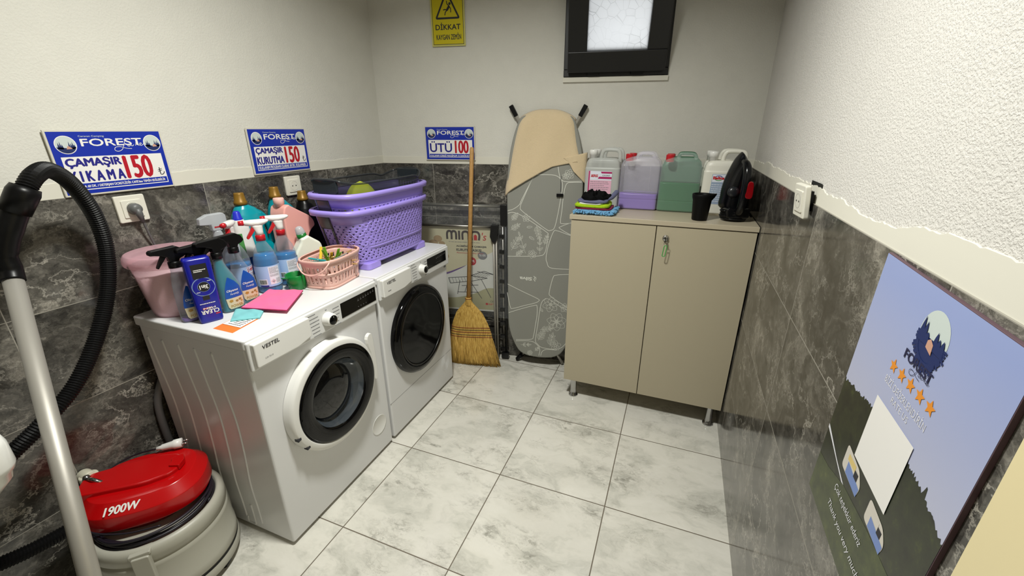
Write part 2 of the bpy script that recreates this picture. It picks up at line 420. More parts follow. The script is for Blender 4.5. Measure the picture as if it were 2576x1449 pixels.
# ---------------------------------------------------------------- washing machine and dryer
m_glass = M('dark_door_glass', (10, 11, 13), .05, spec=.5)
m_bowl = clear('grey_door_bowl', (84, 92, 100), .40, .06, .9)
m_drum = M('steel_drum', (34, 32, 30), .4, .5)
m_pgrey = M('panel_white', (214, 214, 213), .33)
FX = Fr((0, 0, 0), (0, 1, 0), Z)            # machine fronts, u = y
def machine(name, label, cat, y0):
    t = thing(name, label, cat, (-.25, y0+.2985, 0)); W = .597
    b = MB(); b.box((-.512, y0+.004, .014), (-.004, y0+W-.004, .815), m_white); body = b.build('body', t, bevel=.008, seg=3)
    b = MB(); b.prism(round_poly([(-.517, y0-.004), (.004, y0), (.004, y0+W), (-.517, y0+W)], .012), Fr((0, 0, 0), (1, 0, 0), (0, 1, 0)), .812, .845, m_white); b.build('top', t, bevel=.005, seg=3)
    b = MB(); b.prism([(y0+.003, .738), (y0+W-.003, .738), (y0+W-.003, .838), (y0+.003, .838)], FX, -.004, .010, m_pgrey); b.build('control_panel', t, bevel=.006, seg=3)
    for x in (-.05, -.46):
        for y in (.05, W-.05):
            b = MB(); b.cyl((x, y0+y, 0), (x, y0+y, .016), .02, m_black); b.build('foot', t)
    return t, body
wm, wbody = machine('washing_machine', 'white front-loading washing machine with white-rimmed round door, nearest the vacuum cleaner', 'washing machine', 0)
# pressed ribs on the near side
b = MB(); FS = Fr((0, .004, 0), (1, 0, 0), Z)
def rib(px): b.tube([FS(u, v, -.001) for u, v in smooth2(px, 8)], .0045, m_white, 8)
for i, s in enumerate((0, .075, .155, .235, .315)):
    u = -.480+s
    rib([(u, .772), (u+.012, .66), (u+.028, .52), (u+.022, .38), (u+.008, .24), (u+.012, .12), (u+.012, .05)])
rib(round_poly([(-.468, .05), (-.468, .035), (-.44, .035), (-.44, .12)], .01)); rib(round_poly([(-.23, .05), (-.23, .03), (-.19, .03), (-.19, .13)], .01))
b.build('side_ribs', wbody)
def drawer(t, y0, u1, name):
    b = MB(); pts = [(y0+.012, .756), (y0+.016, .752), (y0+u1-.06, .750), (y0+u1-.004, .762), (y0+u1, .766), (y0+u1, .832), (y0+.012, .832)]
    b.prism(round_poly(pts, .006), FX, .008, .027, m_wplas); d = b.build('detergent_drawer', t, bevel=.004, seg=3)
    b = MB(); b.text('VESTEL', y0+.038, .806, y0+.098, .818, moved(FX, 0, 0, .027), m_ink, shear=.12, heavy=.0003); b.build('lettering', d)
    b = MB(); b.text(name, y0+.04, .772, y0+.068, .777, moved(FX, 0, 0, .027), m_gink) if name else b.lines(y0+.04, .772, y0+.062, .778, 1, moved(FX, 0, 0, .027), m_gink, .0006, .6); b.build('model_lettering', d)
def dial(t, y, z, r):
    b = MB(); fr = lambda p, q, h: FX(y+p, z+q, h)
    b.lathe([(r*1.1, .010), (r*1.1, .013), (r, .016), (r*.97, .034), (r*.9, .038)], m_wplas, fr=fr); k = b.build('dial', t)
    b = MB(); b.lathe([(r*.74, .037), (r*.74, .040), (r*.68, .0415)], m_gblack, fr=fr); b.rect(-.0007, r*.4, .0007, r*.62, moved(FX, y, z), m_paper, .0418); b.build('dial_cap', k)
    b = MB()
    rd = random.Random(4)
    for i in range(7):
        zz = z+.040-.0135*i
        b.lines(y-.082+.002*i, zz-.004, y-.036, zz+.002, 1, FX, m_gink, .0104, .5, i)
        if i > 0: b.lines(y+.030, zz-.004, y+.064, zz+.002, 1, FX, m_gink, .0104, .5, i+20)
    b.lines(y-.004, z+.032, y+.004, z+.037, 1, FX, m_gink, .0105, .6)
    b.build('program_print', t)
def display(t, y0, y1, z0, z1):
    b = MB(); b.prism([(y0, z0), (y1, z0), (y1, z1), (y0, z1)], FX, .008, .0115, m_gblack); d = b.build('display', t, bevel=.001)
    b = MB(); rd = random.Random(9)
    for i in range(7):
        u = y0+(y1-y0)*(.45+.075*i); v = z0+(z1-z0)*(.62+.02*i)
        b.rect(u, v, u+.008, v+.002, FX, m_gink, .0119); b.rect(u+.002, v+.005, u+.006, v+.008, FX, m_grey, .0119)
        if i < 4: b.rect(u, z0+.012, u+.003, z0+.015, FX, m_gink, .0119)
    b.build('display_symbols', d)
drawer(wm, 0, .223, 'CM 7610'); dial(wm, .313, .786, .024); display(wm, .383, .582, .757, .817)
DY, DZ = .284, .492
fr = lambda p, q, h: FX(DY+p, DZ+q, h)
b = MB(); b.lathe([(.214, -.003), (.214, .020), (.2125, .029), (.208, .035), (.205, .0365), (.190, .0395), (.186, .039), (.184, .030), (.184, .010)], m_wplas, fr=fr, n=72, cap0=False, cap1=False); dr = b.build('door', wm)
b = MB(); fr2 = lambda p, q, h: FX(DY+.010+p, DZ+q, h)
b.lathe([(.189, .030), (.187, .0405), (.183, .042), (.140, .041), (.133, .036)], m_gblack, fr=fr2, n=72, cap0=False, cap1=False); b.build('black_ring', dr)
b = MB(); b.lathe([(.1345, .038), (.126, .026), (.114, .012), (.100, .004)], m_bowl, fr=fr, n=64, cap0=False, cap1=False); b.build('glass_bowl', dr)
b = MB(); b.lathe([(.142, .0045), (.10, .003), (.0, .002)], m_drum, fr=fr, n=48, cap0=False, cap1=False); b.build('drum', dr)
b = MB(); b.lathe([(.108, .0105), (.09, .020), (.055, .026), (.0, .028)], m_glass, fr=lambda p, q, h: FX(DY-.014+p, DZ+.008+q, h), n=48, cap0=False, cap1=False); b.build('inner_glass', dr)
for p, q in ((-.206, -.058), (-.178, -.114)):
    b = MB(); b.prism([(DY+p, DZ+q), (DY+p+.013, DZ+q+.004), (DY+p+.013, DZ+q-.007), (DY+p, DZ+q-.010)], FX, .02, .0372, m_ink); b.build('hinge_clip', dr)
b = MB(); b.prism(smooth2([(DY+.185, DZ+.135), (DY+.216, DZ+.15), (DY+.224, DZ+.06), (DY+.222, DZ-.055), (DY+.20, DZ-.052), (DY+.204, DZ+.04)], 4, True), FX, .02, .036, m_wplas); b.build('door_handle', dr, bevel=.003)
b = MB(); fr3 = lambda p, q, h: FX(.516+p, .16+q, h)
b.lathe([(.047, -.004), (.0465, -.002), (.045, -.003)], m_wplas, fr=fr3, n=40); b.build('filter_cover', wm)
b = MB(); b.tube([FX(.516+.047*math.cos(2*PI*k/40), .16+.047*math.sin(2*PI*k/40), -.0035) for k in range(40)], .0013, m_wplas, 6, closed=True); b.build('filter_rim', wm)
b = MB(); b.tube(smooth_path([(-.522, .03, .60), (-.526, -.012, .50), (-.524, -.018, .34), (-.522, .0, .2), (-.52, .03, .12)], 8), .012, m_grey, 10); b.build('drain_hose', wm)

dm, dbody = machine('tumble_dryer', 'white tumble dryer with all-black round door, under the purple baskets', 'tumble dryer', .605)
drawer(dm, .605, .218, ''); dial(dm, .929, .789, .022); display(dm, .985, 1.168, .768, .822)
DY, DZ = .882, .487; fr = lambda p, q, h: FX(DY+p, DZ+q, h)
b = MB(); b.lathe([(.226, -.003), (.226, .012), (.219, .024), (.20, .030), (.19, .030), (.184, .026), (.17, .0245), (.10, .026), (0, .0265)], m_gblack, fr=fr, n=72, cap0=False, cap1=False); dd = b.build('door', dm)
b = MB(); b.lathe([(.186, .0264), (.185, .0300), (.181, .0304), (.18, .0266)], M('black_satin', (20, 20, 21), .3), fr=fr, n=72, cap0=False, cap1=False); b.build('door_rim', dd)
m_seam = M('seam_shadow_gap', (120, 120, 120), .6)
b = MB(); b.prism([(.609, .206), (1.198, .206), (1.198, .2075), (.609, .2075)], FX, -.006, -.0036, m_seam); b.build('plinth_seam', dm)
b = MB()
for i in range(1, 8):
    r = .0075*i; b.tube([FX(1.115+r*.8*math.cos(2*PI*k/32), .155+r*math.sin(2*PI*k/32), -.0042) for k in range(32)], .0009, m_white, 5, closed=True)
b.build('vent_rings', dm)
b = MB(); b.prism([(1.165, .722), (1.185, .722), (1.185, .732), (1.165, .732)], FX, -.004, -.003, m_gink); b.build('rating_mark', dm)

# ---------------------------------------------------------------- signs on the walls
m_sky = M('emblem_pale_sky', (196, 206, 202), .5); m_tree = M('emblem_dark_blue', (22, 40, 92), .5); m_tent = M('emblem_tent', (196, 150, 128), .5)
m_board = M('sign_board_edge', (205, 201, 188), .5)
def emblem(b, cu, cv, r, fr, w=.0004, ringm=None):
    b.disc(cu, cv, r*1.09, fr, ringm or m_paper, w); b.disc(cu, cv, r, fr, m_sky, w+.0002)
    g = [(cu+r*math.cos(a), cv+r*math.sin(a)) for a in [PI*(1.08+.84*k/16) for k in range(17)]]
    b.poly(g+[(cu+r*.2, cv-.42*r), (cu-r*.4, cv-.30*r)], fr, m_tree, w+.0004)
    for x, h, bs in ((-.72, .30, -.45), (-.55, .42, -.5), (-.38, .10, -.5), (.32, .42, -.5), (.5, .22, -.5), (.66, .38, -.5), (.8, .05, -.4)):
        pts = []
        for k, yy in enumerate((bs, .0+bs*.4+h*.2, .0+bs*.2+h*.5, h)): pts.append((cu+r*(x-.12*(1-k/3.0)), cv+r*yy))
        pts += [(cu+r*(x+.12*(1-k/3.0)), cv+r*yy) for k, yy in reversed(list(enumerate((bs, bs*.4+h*.2, bs*.2+h*.5))))]
        b.poly(pts[::-1], fr, m_tree, w+.0004)
    b.poly([(cu-.05*r, cv-.52*r), (cu+.55*r, cv-.48*r), (cu+.35*r, cv-.22*r), (cu+.12*r, cv-.12*r)], fr, m_tent, w+.0006)
def script_lake(b, u, v, w, h, fr, mat, off=.0009, wd=.0014):
    S = lambda pts: b.stroke([(u+w*x, v+h*y) for x, y in smooth2(pts, 6)], wd, fr, mat, off)
    S([(.42, .95), (.34, .55), (.24, .15), (.10, .0), (.0, .10), (.04, .32), (.2, .36), (.38, .22), (.56, .18)])
    S([(.56, .5), (.48, .56), (.45, .42), (.5, .38), (.57, .52), (.57, .42), (.61, .40), (.66, .5)])
    S([(.80, 1.0), (.71, .42)]); S([(.82, .60), (.72, .54), (.76, .50), (.84, .42)]); S([(.84, .44), (.93, .58), (.88, .62), (.86, .46), (.92, .42), (1.0, .55)])
def lira(b, u, v, h, fr, mat, off=.0008):
    b.stroke([(u, v+h), (u, v+h*.1)], h*.12, fr, mat, off)
    b.stroke(smooth2([(u, v+h*.06), (u+h*.22, v+h*.04), (u+h*.45, v+h*.2), (u+h*.52, v+h*.42)], 4), h*.1, fr, mat, off)
    for q in (.52, .72): b.stroke([(u-h*.24, v+h*(q-.08)), (u+h*.3, v+h*(q+.12))], h*.07, fr, mat, off)
def price_sign(label, F0, u, v, W, H, rows, price, foot, narrow, redfoot=None):
    t = thing('price_sign', label, 'sign', F0(u+W/2, v+H/2, 0), group='blue price signs on the walls')
    fr = moved(F0, u, v, .006)
    b = MB(); b.prism([(u, v), (u+W, v), (u+W, v+H), (u, v+H)], F0, .0, .006, m_board); b.build('board', t, bevel=.0008)
    b = MB(); mg = .005
    b.rect(mg, mg, W-mg, H-mg, fr, m_blue, .0003)
    px0, px1, py0, py1 = W*.065, W*.945, H*.195, H*.60
    b.rect(px0, H*.085, px1, py1, fr, m_paper, .0005)
    b.rect(px0+W*.008, H*.10, px1-W*.008, py0-.001, fr, m_blue, .0007)
    b.build('print', t)
    for eu in (.135, .885):
        b = MB(); emblem(b, W*eu, H*.78, H*.125, fr); b.build('emblem', t)
    b = MB()
    b.text('FOREST', W*.255, H*.755, W*.785, H*.865, fr, m_paper, .0006, heavy=.0008)
    b.text('Caravan Camping', W*.25, H*.885, W*.46, H*.92, fr, m_sky, .0006)
    script_lake(b, W*.52, H*.66, W*.28, H*.2, fr, m_paper)
    b.build('logo_lettering', t)
    b = MB(); rh = (py1-py0)/len(rows)
    for i, (s, x0, x1) in enumerate(rows):
        q0, q1 = py1-rh*(i+1)+rh*.12, py1-rh*i-rh*.10
        b.text(s, px0+W*x0, q0, px0+W*x1, q1, fr, m_navy, .0008, heavy=.0016)
    b.build('lettering', t)
    b = MB(); p0, p1 = price
    b.text(p0, px0+W*p1[0], py0+H*.02, px0+W*p1[1], py1-H*.02, fr, m_red, .0008, heavy=.0026); b.build('price_lettering', t)
    b = MB(); lira(b, px0+W*p1[2], py0+H*.03, H*.13, fr, m_ink); b.build('currency_mark', t)
    b = MB(); b.text(foot, px0+W*.025, H*.112, px1-W*.03, H*.175, fr, m_paper, .001, heavy=.0003); b.build('footer_lettering', t)
    return t
price_sign('larger blue price sign reading ÇAMAŞIR YIKAMA 150, behind the black vacuum hose', FL, -.048, 1.243, .300, .187, [('ÇAMAŞIR', .02, .475), ('Y I K A M A', .015, .475)], ('150', (.50, .75, .82)), 'YIKAMA 60 DK. / DETERJAN ÜCRETLİDİR CAFE\'den TEMİN EDİLEBİLİR', 0)
price_sign('blue price sign reading ÇAMAŞIR KURUTMA 150, on the left wall above the teal jugs', FL, .572, 1.250, .301, .187, [('ÇAMAŞIR', .02, .46), ('KURUTMA', .015, .46)], ('150', (.50, .75, .82)), 'KULLANIM PROGRAMI OLARAK 60 DK. KULLANILIR.', 0)
price_sign('blue price sign reading ÜTÜ 100, on the back wall behind the broom handle', FB, .277, 1.262, .299, .186, [('ÜTÜ', .03, .47)], ('100', (.54, .80, .86)), 'KULLANIM SÜRESİ MAKSİMUM 15 DAKİKADIR', 0)

m_yel = M('warning_yellow', (206, 190, 14), .4); m_yedge = M('warning_sign_edge', (206, 200, 110), .4)
t = thing('warning_sign', 'yellow slippery floor warning sign high on the back wall', 'sign', FB(.448, 1.96, 0))
u, v, W, H = .357, 1.846, .184, .262; fr = moved(FB, u, v, .005)
b = MB(); b.prism([(u, v), (u+W, v), (u+W, v+H), (u, v+H)], FB, 0, .005, m_yedge); b.build('board', t, bevel=.0008)
b = MB(); b.rect(.007, .007, W-.007, H-.007, fr, m_ink, .0003); b.rect(.0095, .0095, W-.0095, H-.0095, fr, m_yel, .0005); b.build('print', t)
b = MB()
b.stroke(round_poly([(.030, .128), (.154, .128), (.092, .246)], .006), .009, fr, m_ink, .0008, closed=True)
st = lambda p, wd: b.stroke([(.092+x*.11, .165+y*.11) for x, y in p], wd, fr, m_ink, .0008)
st([(-.02, -.02), (.10, .15)], .011); st([(.1, .15), (.0, .24), (-.02, .36)], .0045); st([(.1, .15), (.17, .04), (.17, -.11)], .0045)
st([(-.02, -.02), (-.1, .02), (-.2, .0)], .005); st([(-.02, -.02), (-.1, -.1), (-.13, -.22)], .005); b.disc(.092+.014, .165+.027, .0062, fr, m_ink, .0008)
b.build('pictogram', t)
b = MB(); b.text('DİKKAT', .024, .076, .160, .108, fr, m_ink, .0008, heavy=.0009); b.text('KAYGAN ZEMİN', .026, .03, .162, .062, fr, m_ink, .0008, heavy=.0005); b.build('lettering', t)

# poster on the right wall
def poster_sky():
    t = NT('printed_evening_sky'); o = t.obj(); sp = t.new('ShaderNodeSeparateXYZ'); t.link(o, sp.inputs[0])
    f = t.math('MULTIPLY_ADD', sp.outputs[2], 2.2, .5)
    t.link(t.ramp(f, [(.0, (206, 198, 202)), (.45, (184, 186, 206)), (1, (146, 160, 206))]), t.b.inputs['Base Color']); t.b.inputs['Roughness'].default_value = .3
    return t.m
def poster_ground(name, stops):
    t = NT(name); n = t.noise(t.obj(), 38, 6, .7); t.link(t.ramp(n.outputs[0], stops), t.b.inputs['Base Color']); t.b.inputs['Roughness'].default_value = .3
    return t.m
m_psky = poster_sky()
m_forest = poster_ground('printed_forest', [(.35, (18, 22, 16)), (.6, (38, 44, 26)), (.75, (70, 78, 30))])
m_grass = poster_ground('printed_grass', [(.35, (38, 48, 22)), (.6, (62, 72, 34)), (.75, (92, 96, 48))])
m_pedge = M('poster_edge', (92, 70, 78), .6); m_star = M('printed_star_orange', (222, 140, 44), .35); m_outl = M('printed_outline_text', (216, 216, 222), .4)
PW, PH = .348, .505; PU, PV = -.123, .735
rt = math.radians(-1.8); PRX = FRW.x*math.cos(rt)+Z*math.sin(rt); PRY = Z*math.cos(rt)-FRW.x*math.sin(rt)
PFR = Fr(FRW(PU, PV, 0), PRX, PRY)
pt = thing('poster', 'printed lake campsite poster with five orange stars on the right wall', 'poster', PFR(PW/2, PH/2, 0))
b = MB(); b.prism([(0, 0), (PW, 0), (PW, PH), (0, PH)], PFR, 0, .006, m_pedge); b.build('board', pt, bevel=.0006)
fr = moved(PFR, 0, 0, .006)
b = MB(); b.rect(.001, .001, PW-.001, PH-.001, fr, m_psky, .0003); b.build('picture_sky', pt)
b = MB(); rd = random.Random(2); top = []
for i in range(141):
    x = .001+(PW-.002)*i/140; f = i/140
    top.append((x, .262+.022*math.sin(f*PI*.9)-.03*max(0, f-.8)*5*.35+rd.uniform(-.003, .004)+(.016 if i in (117, 118) else 0)))
b.poly([(.001, .001), (PW-.001, .001)]+top[::-1], fr, m_forest, .0005)
b.poly([(.001, .001), (PW-.001, .001), (PW-.001, .135), (.22, .130), (.12, .118), (.05, .095), (.001, .088)], fr, m_grass, .0007)
b.poly([(.001, .150), (.001, .158), (.07, .132), (.12, .118), (.11, .116)], fr, m_outl, .0008)
b.build('picture_forest', pt)
b = MB(); m_cvw, m_cvb, m_cvy = M('caravan_white', (206, 200, 190), .4), M('caravan_blue', (110, 134, 190), .4), M('caravan_yellow', (214, 190, 120), .4)
for cu, cv, s, c2 in ((.092, .140, 1.15, m_cvy), (.202, .136, 1.0, m_cvw)):
    b.poly(round_poly([(cu, cv), (cu+.062*s, cv-.004), (cu+.066*s, cv+.016*s), (cu+.05*s, cv+.034*s), (cu, cv+.04*s)], .008), fr, m_cvw, .0009)
    b.poly([(cu+.016*s, cv), (cu+.062*s, cv-.004), (cu+.064*s, cv+.012*s), (cu+.016*s, cv+.02*s)], fr, m_cvb, .0011)
    b.rect(cu+.012*s, cv+.021*s, cu+.04*s, cv+.031*s, fr, c2, .0011); b.rect(cu+.04*s, cv+.014*s, cu+.052*s, cv+.026*s, fr, m_ink, .0013)
b.build('picture_caravans', pt)
b = MB(); b.rect(.120, .186, .242, .308, fr, m_paper, .0015); b.build('white_square', pt)
b = MB(); cu, cv = .190, .442; K = .78
b.disc(cu, cv+.004, .043*K, fr, m_sky, .0006, ry=.046*K)
b.poly([(cu+.043*K*math.cos(a), cv-.002+.046*K*math.sin(a)) for a in [PI*(.98+1.04*k/24) for k in range(25)]], fr, m_tree, .0008)
rd = random.Random(5)
for i in range(30):
    a = PI*(.96+1.08*i/29); r0, r1 = .036*K, (.043+rd.uniform(0, .009))*K
    b.stroke([(cu+r0*math.cos(a), cv-.004+r0*math.sin(a)), (cu+r1*math.cos(a)+rd.uniform(-.002, .002), cv-.006+(r1+.003)*math.sin(a))], .0038, fr, m_tree, .00095+i*.000015)
for x, h in ((-.034, .030), (-.024, .024), (-.014, .008), (.012, .020), (.022, .012), (.033, .014)):
    x, h = x*K, h*K
    b.poly([(cu+x-.007, cv-.012), (cu+x+.007, cv-.012), (cu+x+.003, cv+h*.5), (cu+x, cv+h), (cu+x-.003, cv+h*.5)], fr, m_tree, .00150+x*.001)
b.poly([(cu-.006, cv-.013), (cu+.010, cv-.018), (cu+.008, cv-.004), (cu, cv+.001), (cu-.006, cv-.003)], fr, m_tent, .0018)
b.build('emblem', pt)
b = MB(); m_pnavy = M('printed_navy', (30, 34, 70), .4)
b.text('FOREST', .146, .3925, .221, .4065, fr, m_pnavy, .0012, heavy=.0007); script_lake(b, .170, .380, .05, .022, fr, m_pnavy, .0013, .0008); b.build('logo_lettering', pt)
for i in range(5):
    b = MB(); cx, cy, r = .131+.0268*i, .3675+.0006*i, .0118
    b.poly([(cx+(r if k % 2 == 0 else r*.45)*math.sin(PI*k/5), cy+(r if k % 2 == 0 else r*.45)*math.cos(PI*k/5)) for k in range(10)][::-1], fr, m_star, .0009); b.build('star', pt)
m_inl = M('printed_sky_inside_letters', (178, 180, 198), .3)
def outline_text(b, s, u0, v0, u1, v1):
    b.text(s, u0, v0, u1, v1, fr, m_outl, .0007)
b = MB(); outline_text(b, 'BİZİ DEĞERLENDİRİN', .122, .336, .245, .352); outline_text(b, 'RATE US', .156, .320, .208, .330); b.build('lettering', pt)
b = MB(); b.text('Çok teşekkür ederiz', .098, .086, .222, .104, fr, m_outl, .0013, shear=.35); b.text('Thank you very much', .095, .044, .245, .062, fr, m_outl, .0013, shear=.35); b.build('script_lettering', pt)

# ---------------------------------------------------------------- sockets
m_sock = M('socket_white', (222, 219, 206), .35); m_hole = M('socket_recess', (70, 68, 64), .5)
def socket(label, F0, u, v, tiltz=0, s=.086):
    t = thing('wall_socket', label, 'socket', F0(u, v, 0), group='wall sockets')
    c, n = math.cos(tiltz), math.sin(tiltz); fr = lambda a, b_, w=0: F0(u+a*c-b_*n, v+a*n+b_*c, w)
    b = MB(); h = s/2
    b.prism(round_poly([(-h, -h), (h, -h), (h, h), (-h, h)], .006), fr, .0, .011, m_sock); b.build('plate', t, bevel=.003, seg=3)
    b = MB(); h = s*.33
    b.prism(round_poly([(-h, -h), (h, -h), (h, h), (-h, h)], .004), fr, .010, .0145, m_sock); ins = b.build('insert', t, bevel=.0015)
    b = MB(); b.lathe([(.0195, .0148), (.019, .0120)], m_hole, fr=lambda p, q, w: fr(p, q, w), cap0=False); b.build('recess', ins)
    b = MB(); b.lathe([(.0215, .0146), (.0205, .0156), (.0195, .0146)], m_sock, fr=lambda p, q, w: fr(p, q, w), cap0=False, cap1=False); b.build('recess_rim', ins)
    b = MB()
    for a in (-.0095, .0095): b.disc(a, 0, .0026, fr, m_black, .0152)
    b.build('contact_holes', ins)
    return fr
s1 = socket('white wall socket with a grey plug in it, under the larger blue price sign', FL, .102, 1.187)
socket('white wall socket behind the black jug with the gold cap, under the middle price sign', FL, .752, 1.187)
# right socket hangs loose from the wall
t = thing('wall_socket', 'loose white wall socket hanging off the right wall above the tiles', 'socket', FRW(-.634, 1.245, 0), group='wall sockets')
SR = Fr(FRW(-.634, 1.245, .020), FRW.x-FRW.n*.08, Z+FRW.x*.03+FRW.n*.12)
b = MB(); b.prism(round_poly([(-.0435, -.044), (.0435, -.044), (.0435, .044), (-.0435, .044)], .006), SR, -.006, .008, m_sock); b.build('plate', t, bevel=.003, seg=3)
b = MB(); b.prism(round_poly([(-.029, -.029), (.029, -.029), (.029, .029), (-.029, .029)], .004), SR, .006, .011, m_sock); ins = b.build('insert', t, bevel=.0015)
b = MB(); b.lathe([(.0195, .0114), (.019, .0095)], m_hole, fr=SR, cap0=False)
for a in (-.0095, .0095): b.disc(a, 0, .0026, SR, m_black, .0117)
b.build('recess', ins)
b = MB(); b.prism([(-.026, -.026), (.026, -.026), (.026, .026), (-.026, .026)], SR, -.018, -.006, m_black); b.build('back_box', t)
b = MB(); b.rect(-.052, -.01, .052, .05, moved(FRW, -.634, 1.245, .0), m_black, -.004); b.build('wall_cavity', t)
# plug and flex in the first socket
t = thing('power_cable', 'grey plug with flex running down from the left wall socket behind the pink bucket', 'cable', s1(0, 0, .015))
b = MB(); b.lathe([(.0175, .012), (.018, .030), (.015, .038), (.008, .042)], m_grey, fr=lambda p, q, w: s1(p, q, w))
b.tube([s1(0, 0, .032), s1(.003, -.018, .034), s1(.009, -.045, .030)], .009, m_grey, 12, radii=[.012, .010, .005]); b.build('plug', t)
b = MB(); b.tube(smooth_path([s1(.009, -.043, .030), s1(.018, -.085, .022), s1(.032, -.14, .012), s1(.05, -.22, .008), s1(.06, -.32, .007), s1(.06, -.42, .007)], 6), .0038, m_grey, 8); b.build('flex', t)

# ---------------------------------------------------------------- on the washing machine
TOP = .8455
m_clear = clear('clear_bottle_plastic', (214, 222, 230), .07, .08)
m_milky = clear('frosted_bottle_plastic', (214, 218, 222), .5, .25)
m_lblue = M('blue_glass_cleaner', (0, 116, 178), .15, spec=.4); m_lteal = M('teal_cleaner', (10, 128, 140), .15); m_lpur = M('purple_cleaner', (122, 88, 160), .2)
m_colred = M('red_plastic', (186, 20, 32), .35); m_lbl = M('label_pale_blue', (160, 192, 232), .4); m_lbw = M('label_white', (222, 226, 236), .45)
m_okb = M('label_deep_blue', (14, 74, 160), .35); m_sand = M('label_sand', (206, 194, 162), .45); m_gold = M('gold_print', (176, 132, 50), .4); m_shell = M('label_shell_brown', (150, 118, 60), .5)
class Body:
    """bottle with superellipse cross sections; tab rows are (z, a, b, n, cx)"""
    def __init__(s, tab): s.tab = tab
    def at(s, z): return interp(s.tab, z)
    def rings(s, z0, z1, shrink=0.0, N=36, step=.006):
        zs = sorted({z0, z1, *[r[0] for r in s.tab if z0 < r[0] < z1], *[z0+(z1-z0)*k/max(1, int((z1-z0)/step)) for k in range(int((z1-z0)/step)+1)]})
        out = []
        for z in zs:
            a, b_, n, cx = s.at(z); out.append(ring(max(.002, a-shrink), max(.002, b_-shrink), n, z, cx, 0, N))
        return out
    def front(s, u, z, w=0):
        a, b_, n, cx = s.at(z); q = min(.999, abs((u-cx)/a)); y = b_*(1-q**n)**(1/n)
        return V((u, -y-w, z))
    def patch(s, mb, pts_lr, mat, w=.0006, nu=10):
        """pts_lr: rows (z, u_left, u_right) from the bottom up, laid on the front of the bottle"""
        rows = []
        for (z0, l0, r0), (z1, l1, r1) in zip(pts_lr, pts_lr[1:]):
            k = max(1, int((z1-z0)/.006))
            for j in range(k): t = j/k; rows.append((z0+(z1-z0)*t, l0+(l1-l0)*t, r0+(r1-r0)*t))
        rows.append(pts_lr[-1])
        vs = [s.front(l+(r-l)*i/nu, z, w) for z, l, r in rows for i in range(nu+1)]
        fs = [(j*(nu+1)+i, j*(nu+1)+i+1, (j+1)*(nu+1)+i+1, (j+1)*(nu+1)+i) for j in range(len(rows)-1) for i in range(nu)]
        mb.add(vs, fs, mat, True)
PF = lambda u, v, w=0: V((u, -w, v))        # side-profile plane: u along the bottle's width, w towards the reader
def black_trigger(t, z, s=1.0, cx=0.0):
    g = lambda u, v, w=0: PF(cx+u*s, z+v*s, w)
    b = MB(); b.lathe([(.0165, -.02), (.0165, -.002), (.013, .001)], m_black, c=(cx, 0, z), n=24); b.build('collar', t, True)
    b = MB(); b.prism([(-.058, .030), (-.058, .040), (-.052, .044), (.012, .047), (.030, .036), (.037, .019), (.029, .012), (.014, .006), (.013, 0), (-.013, 0), (-.014, .016), (-.030, .024), (-.046, .028)], g, -.0115, .0115, m_black); h = b.build('spray_head', t, True, bevel=.003, seg=3)
    b = MB(); b.prism(smooth2([(-.026, .024), (-.034, .012), (-.046, -.010), (-.043, -.013), (-.034, -.002), (-.022, .012), (-.016, .022)], 4, True), g, -.007, .007, m_black); b.build('trigger', h, True, bevel=.002)
def white_trigger(t, z, cx=0.0, s=1.0):
    b = MB(); b.lathe([(.0165, -.022), (.0165, -.003), (.0145, .0)], m_colred, c=(cx, 0, z), n=28); b.build('collar', t, True)
    b = MB(); R = []
    for u, ry, rz, zz in ((-.046, .006, .005, .049), (-.042, .0105, .0095, .048), (-.02, .0145, .0125, .045), (.0, .016, .0125, .044), (.02, .0155, .010, .046), (.032, .012, .006, .048), (.037, .005, .002, .049)):
        R.append([V((cx+u*s, ry*math.cos(2*PI*k/20), z+zz+rz*math.sin(2*PI*k/20))) for k in range(20)])
    b.loft(R, m_wplas)
    b.loft([ring(.0145, .0145, 2, z, cx, 0, 24), ring(.013, .0125, 2.2, z+.012, cx, 0, 24), ring(.018, .013, 2.4, z+.03, cx-.003, 0, 24), ring(.026, .012, 2.5, z+.042, cx-.004, 0, 24)], m_wplas)
    h = b.build('spray_head', t, True)
    b = MB(); b.cyl((cx-.044*s, 0, z+.048), (cx-.060*s, 0, z+.049), .0095, m_colred, r1=.0085, n=18); b.build('nozzle', h, True)
    b = MB(); b.prism(smooth2([(-.020, .034), (-.028, .018), (-.043, -.006), (-.038, -.011), (-.026, .002), (-.014, .018), (-.010, .030)], 4, True), lambda u, v, w=0: PF(cx+u, z+v, w), -.007, .007, m_colred); b.build('trigger', h, True, bevel=.002)
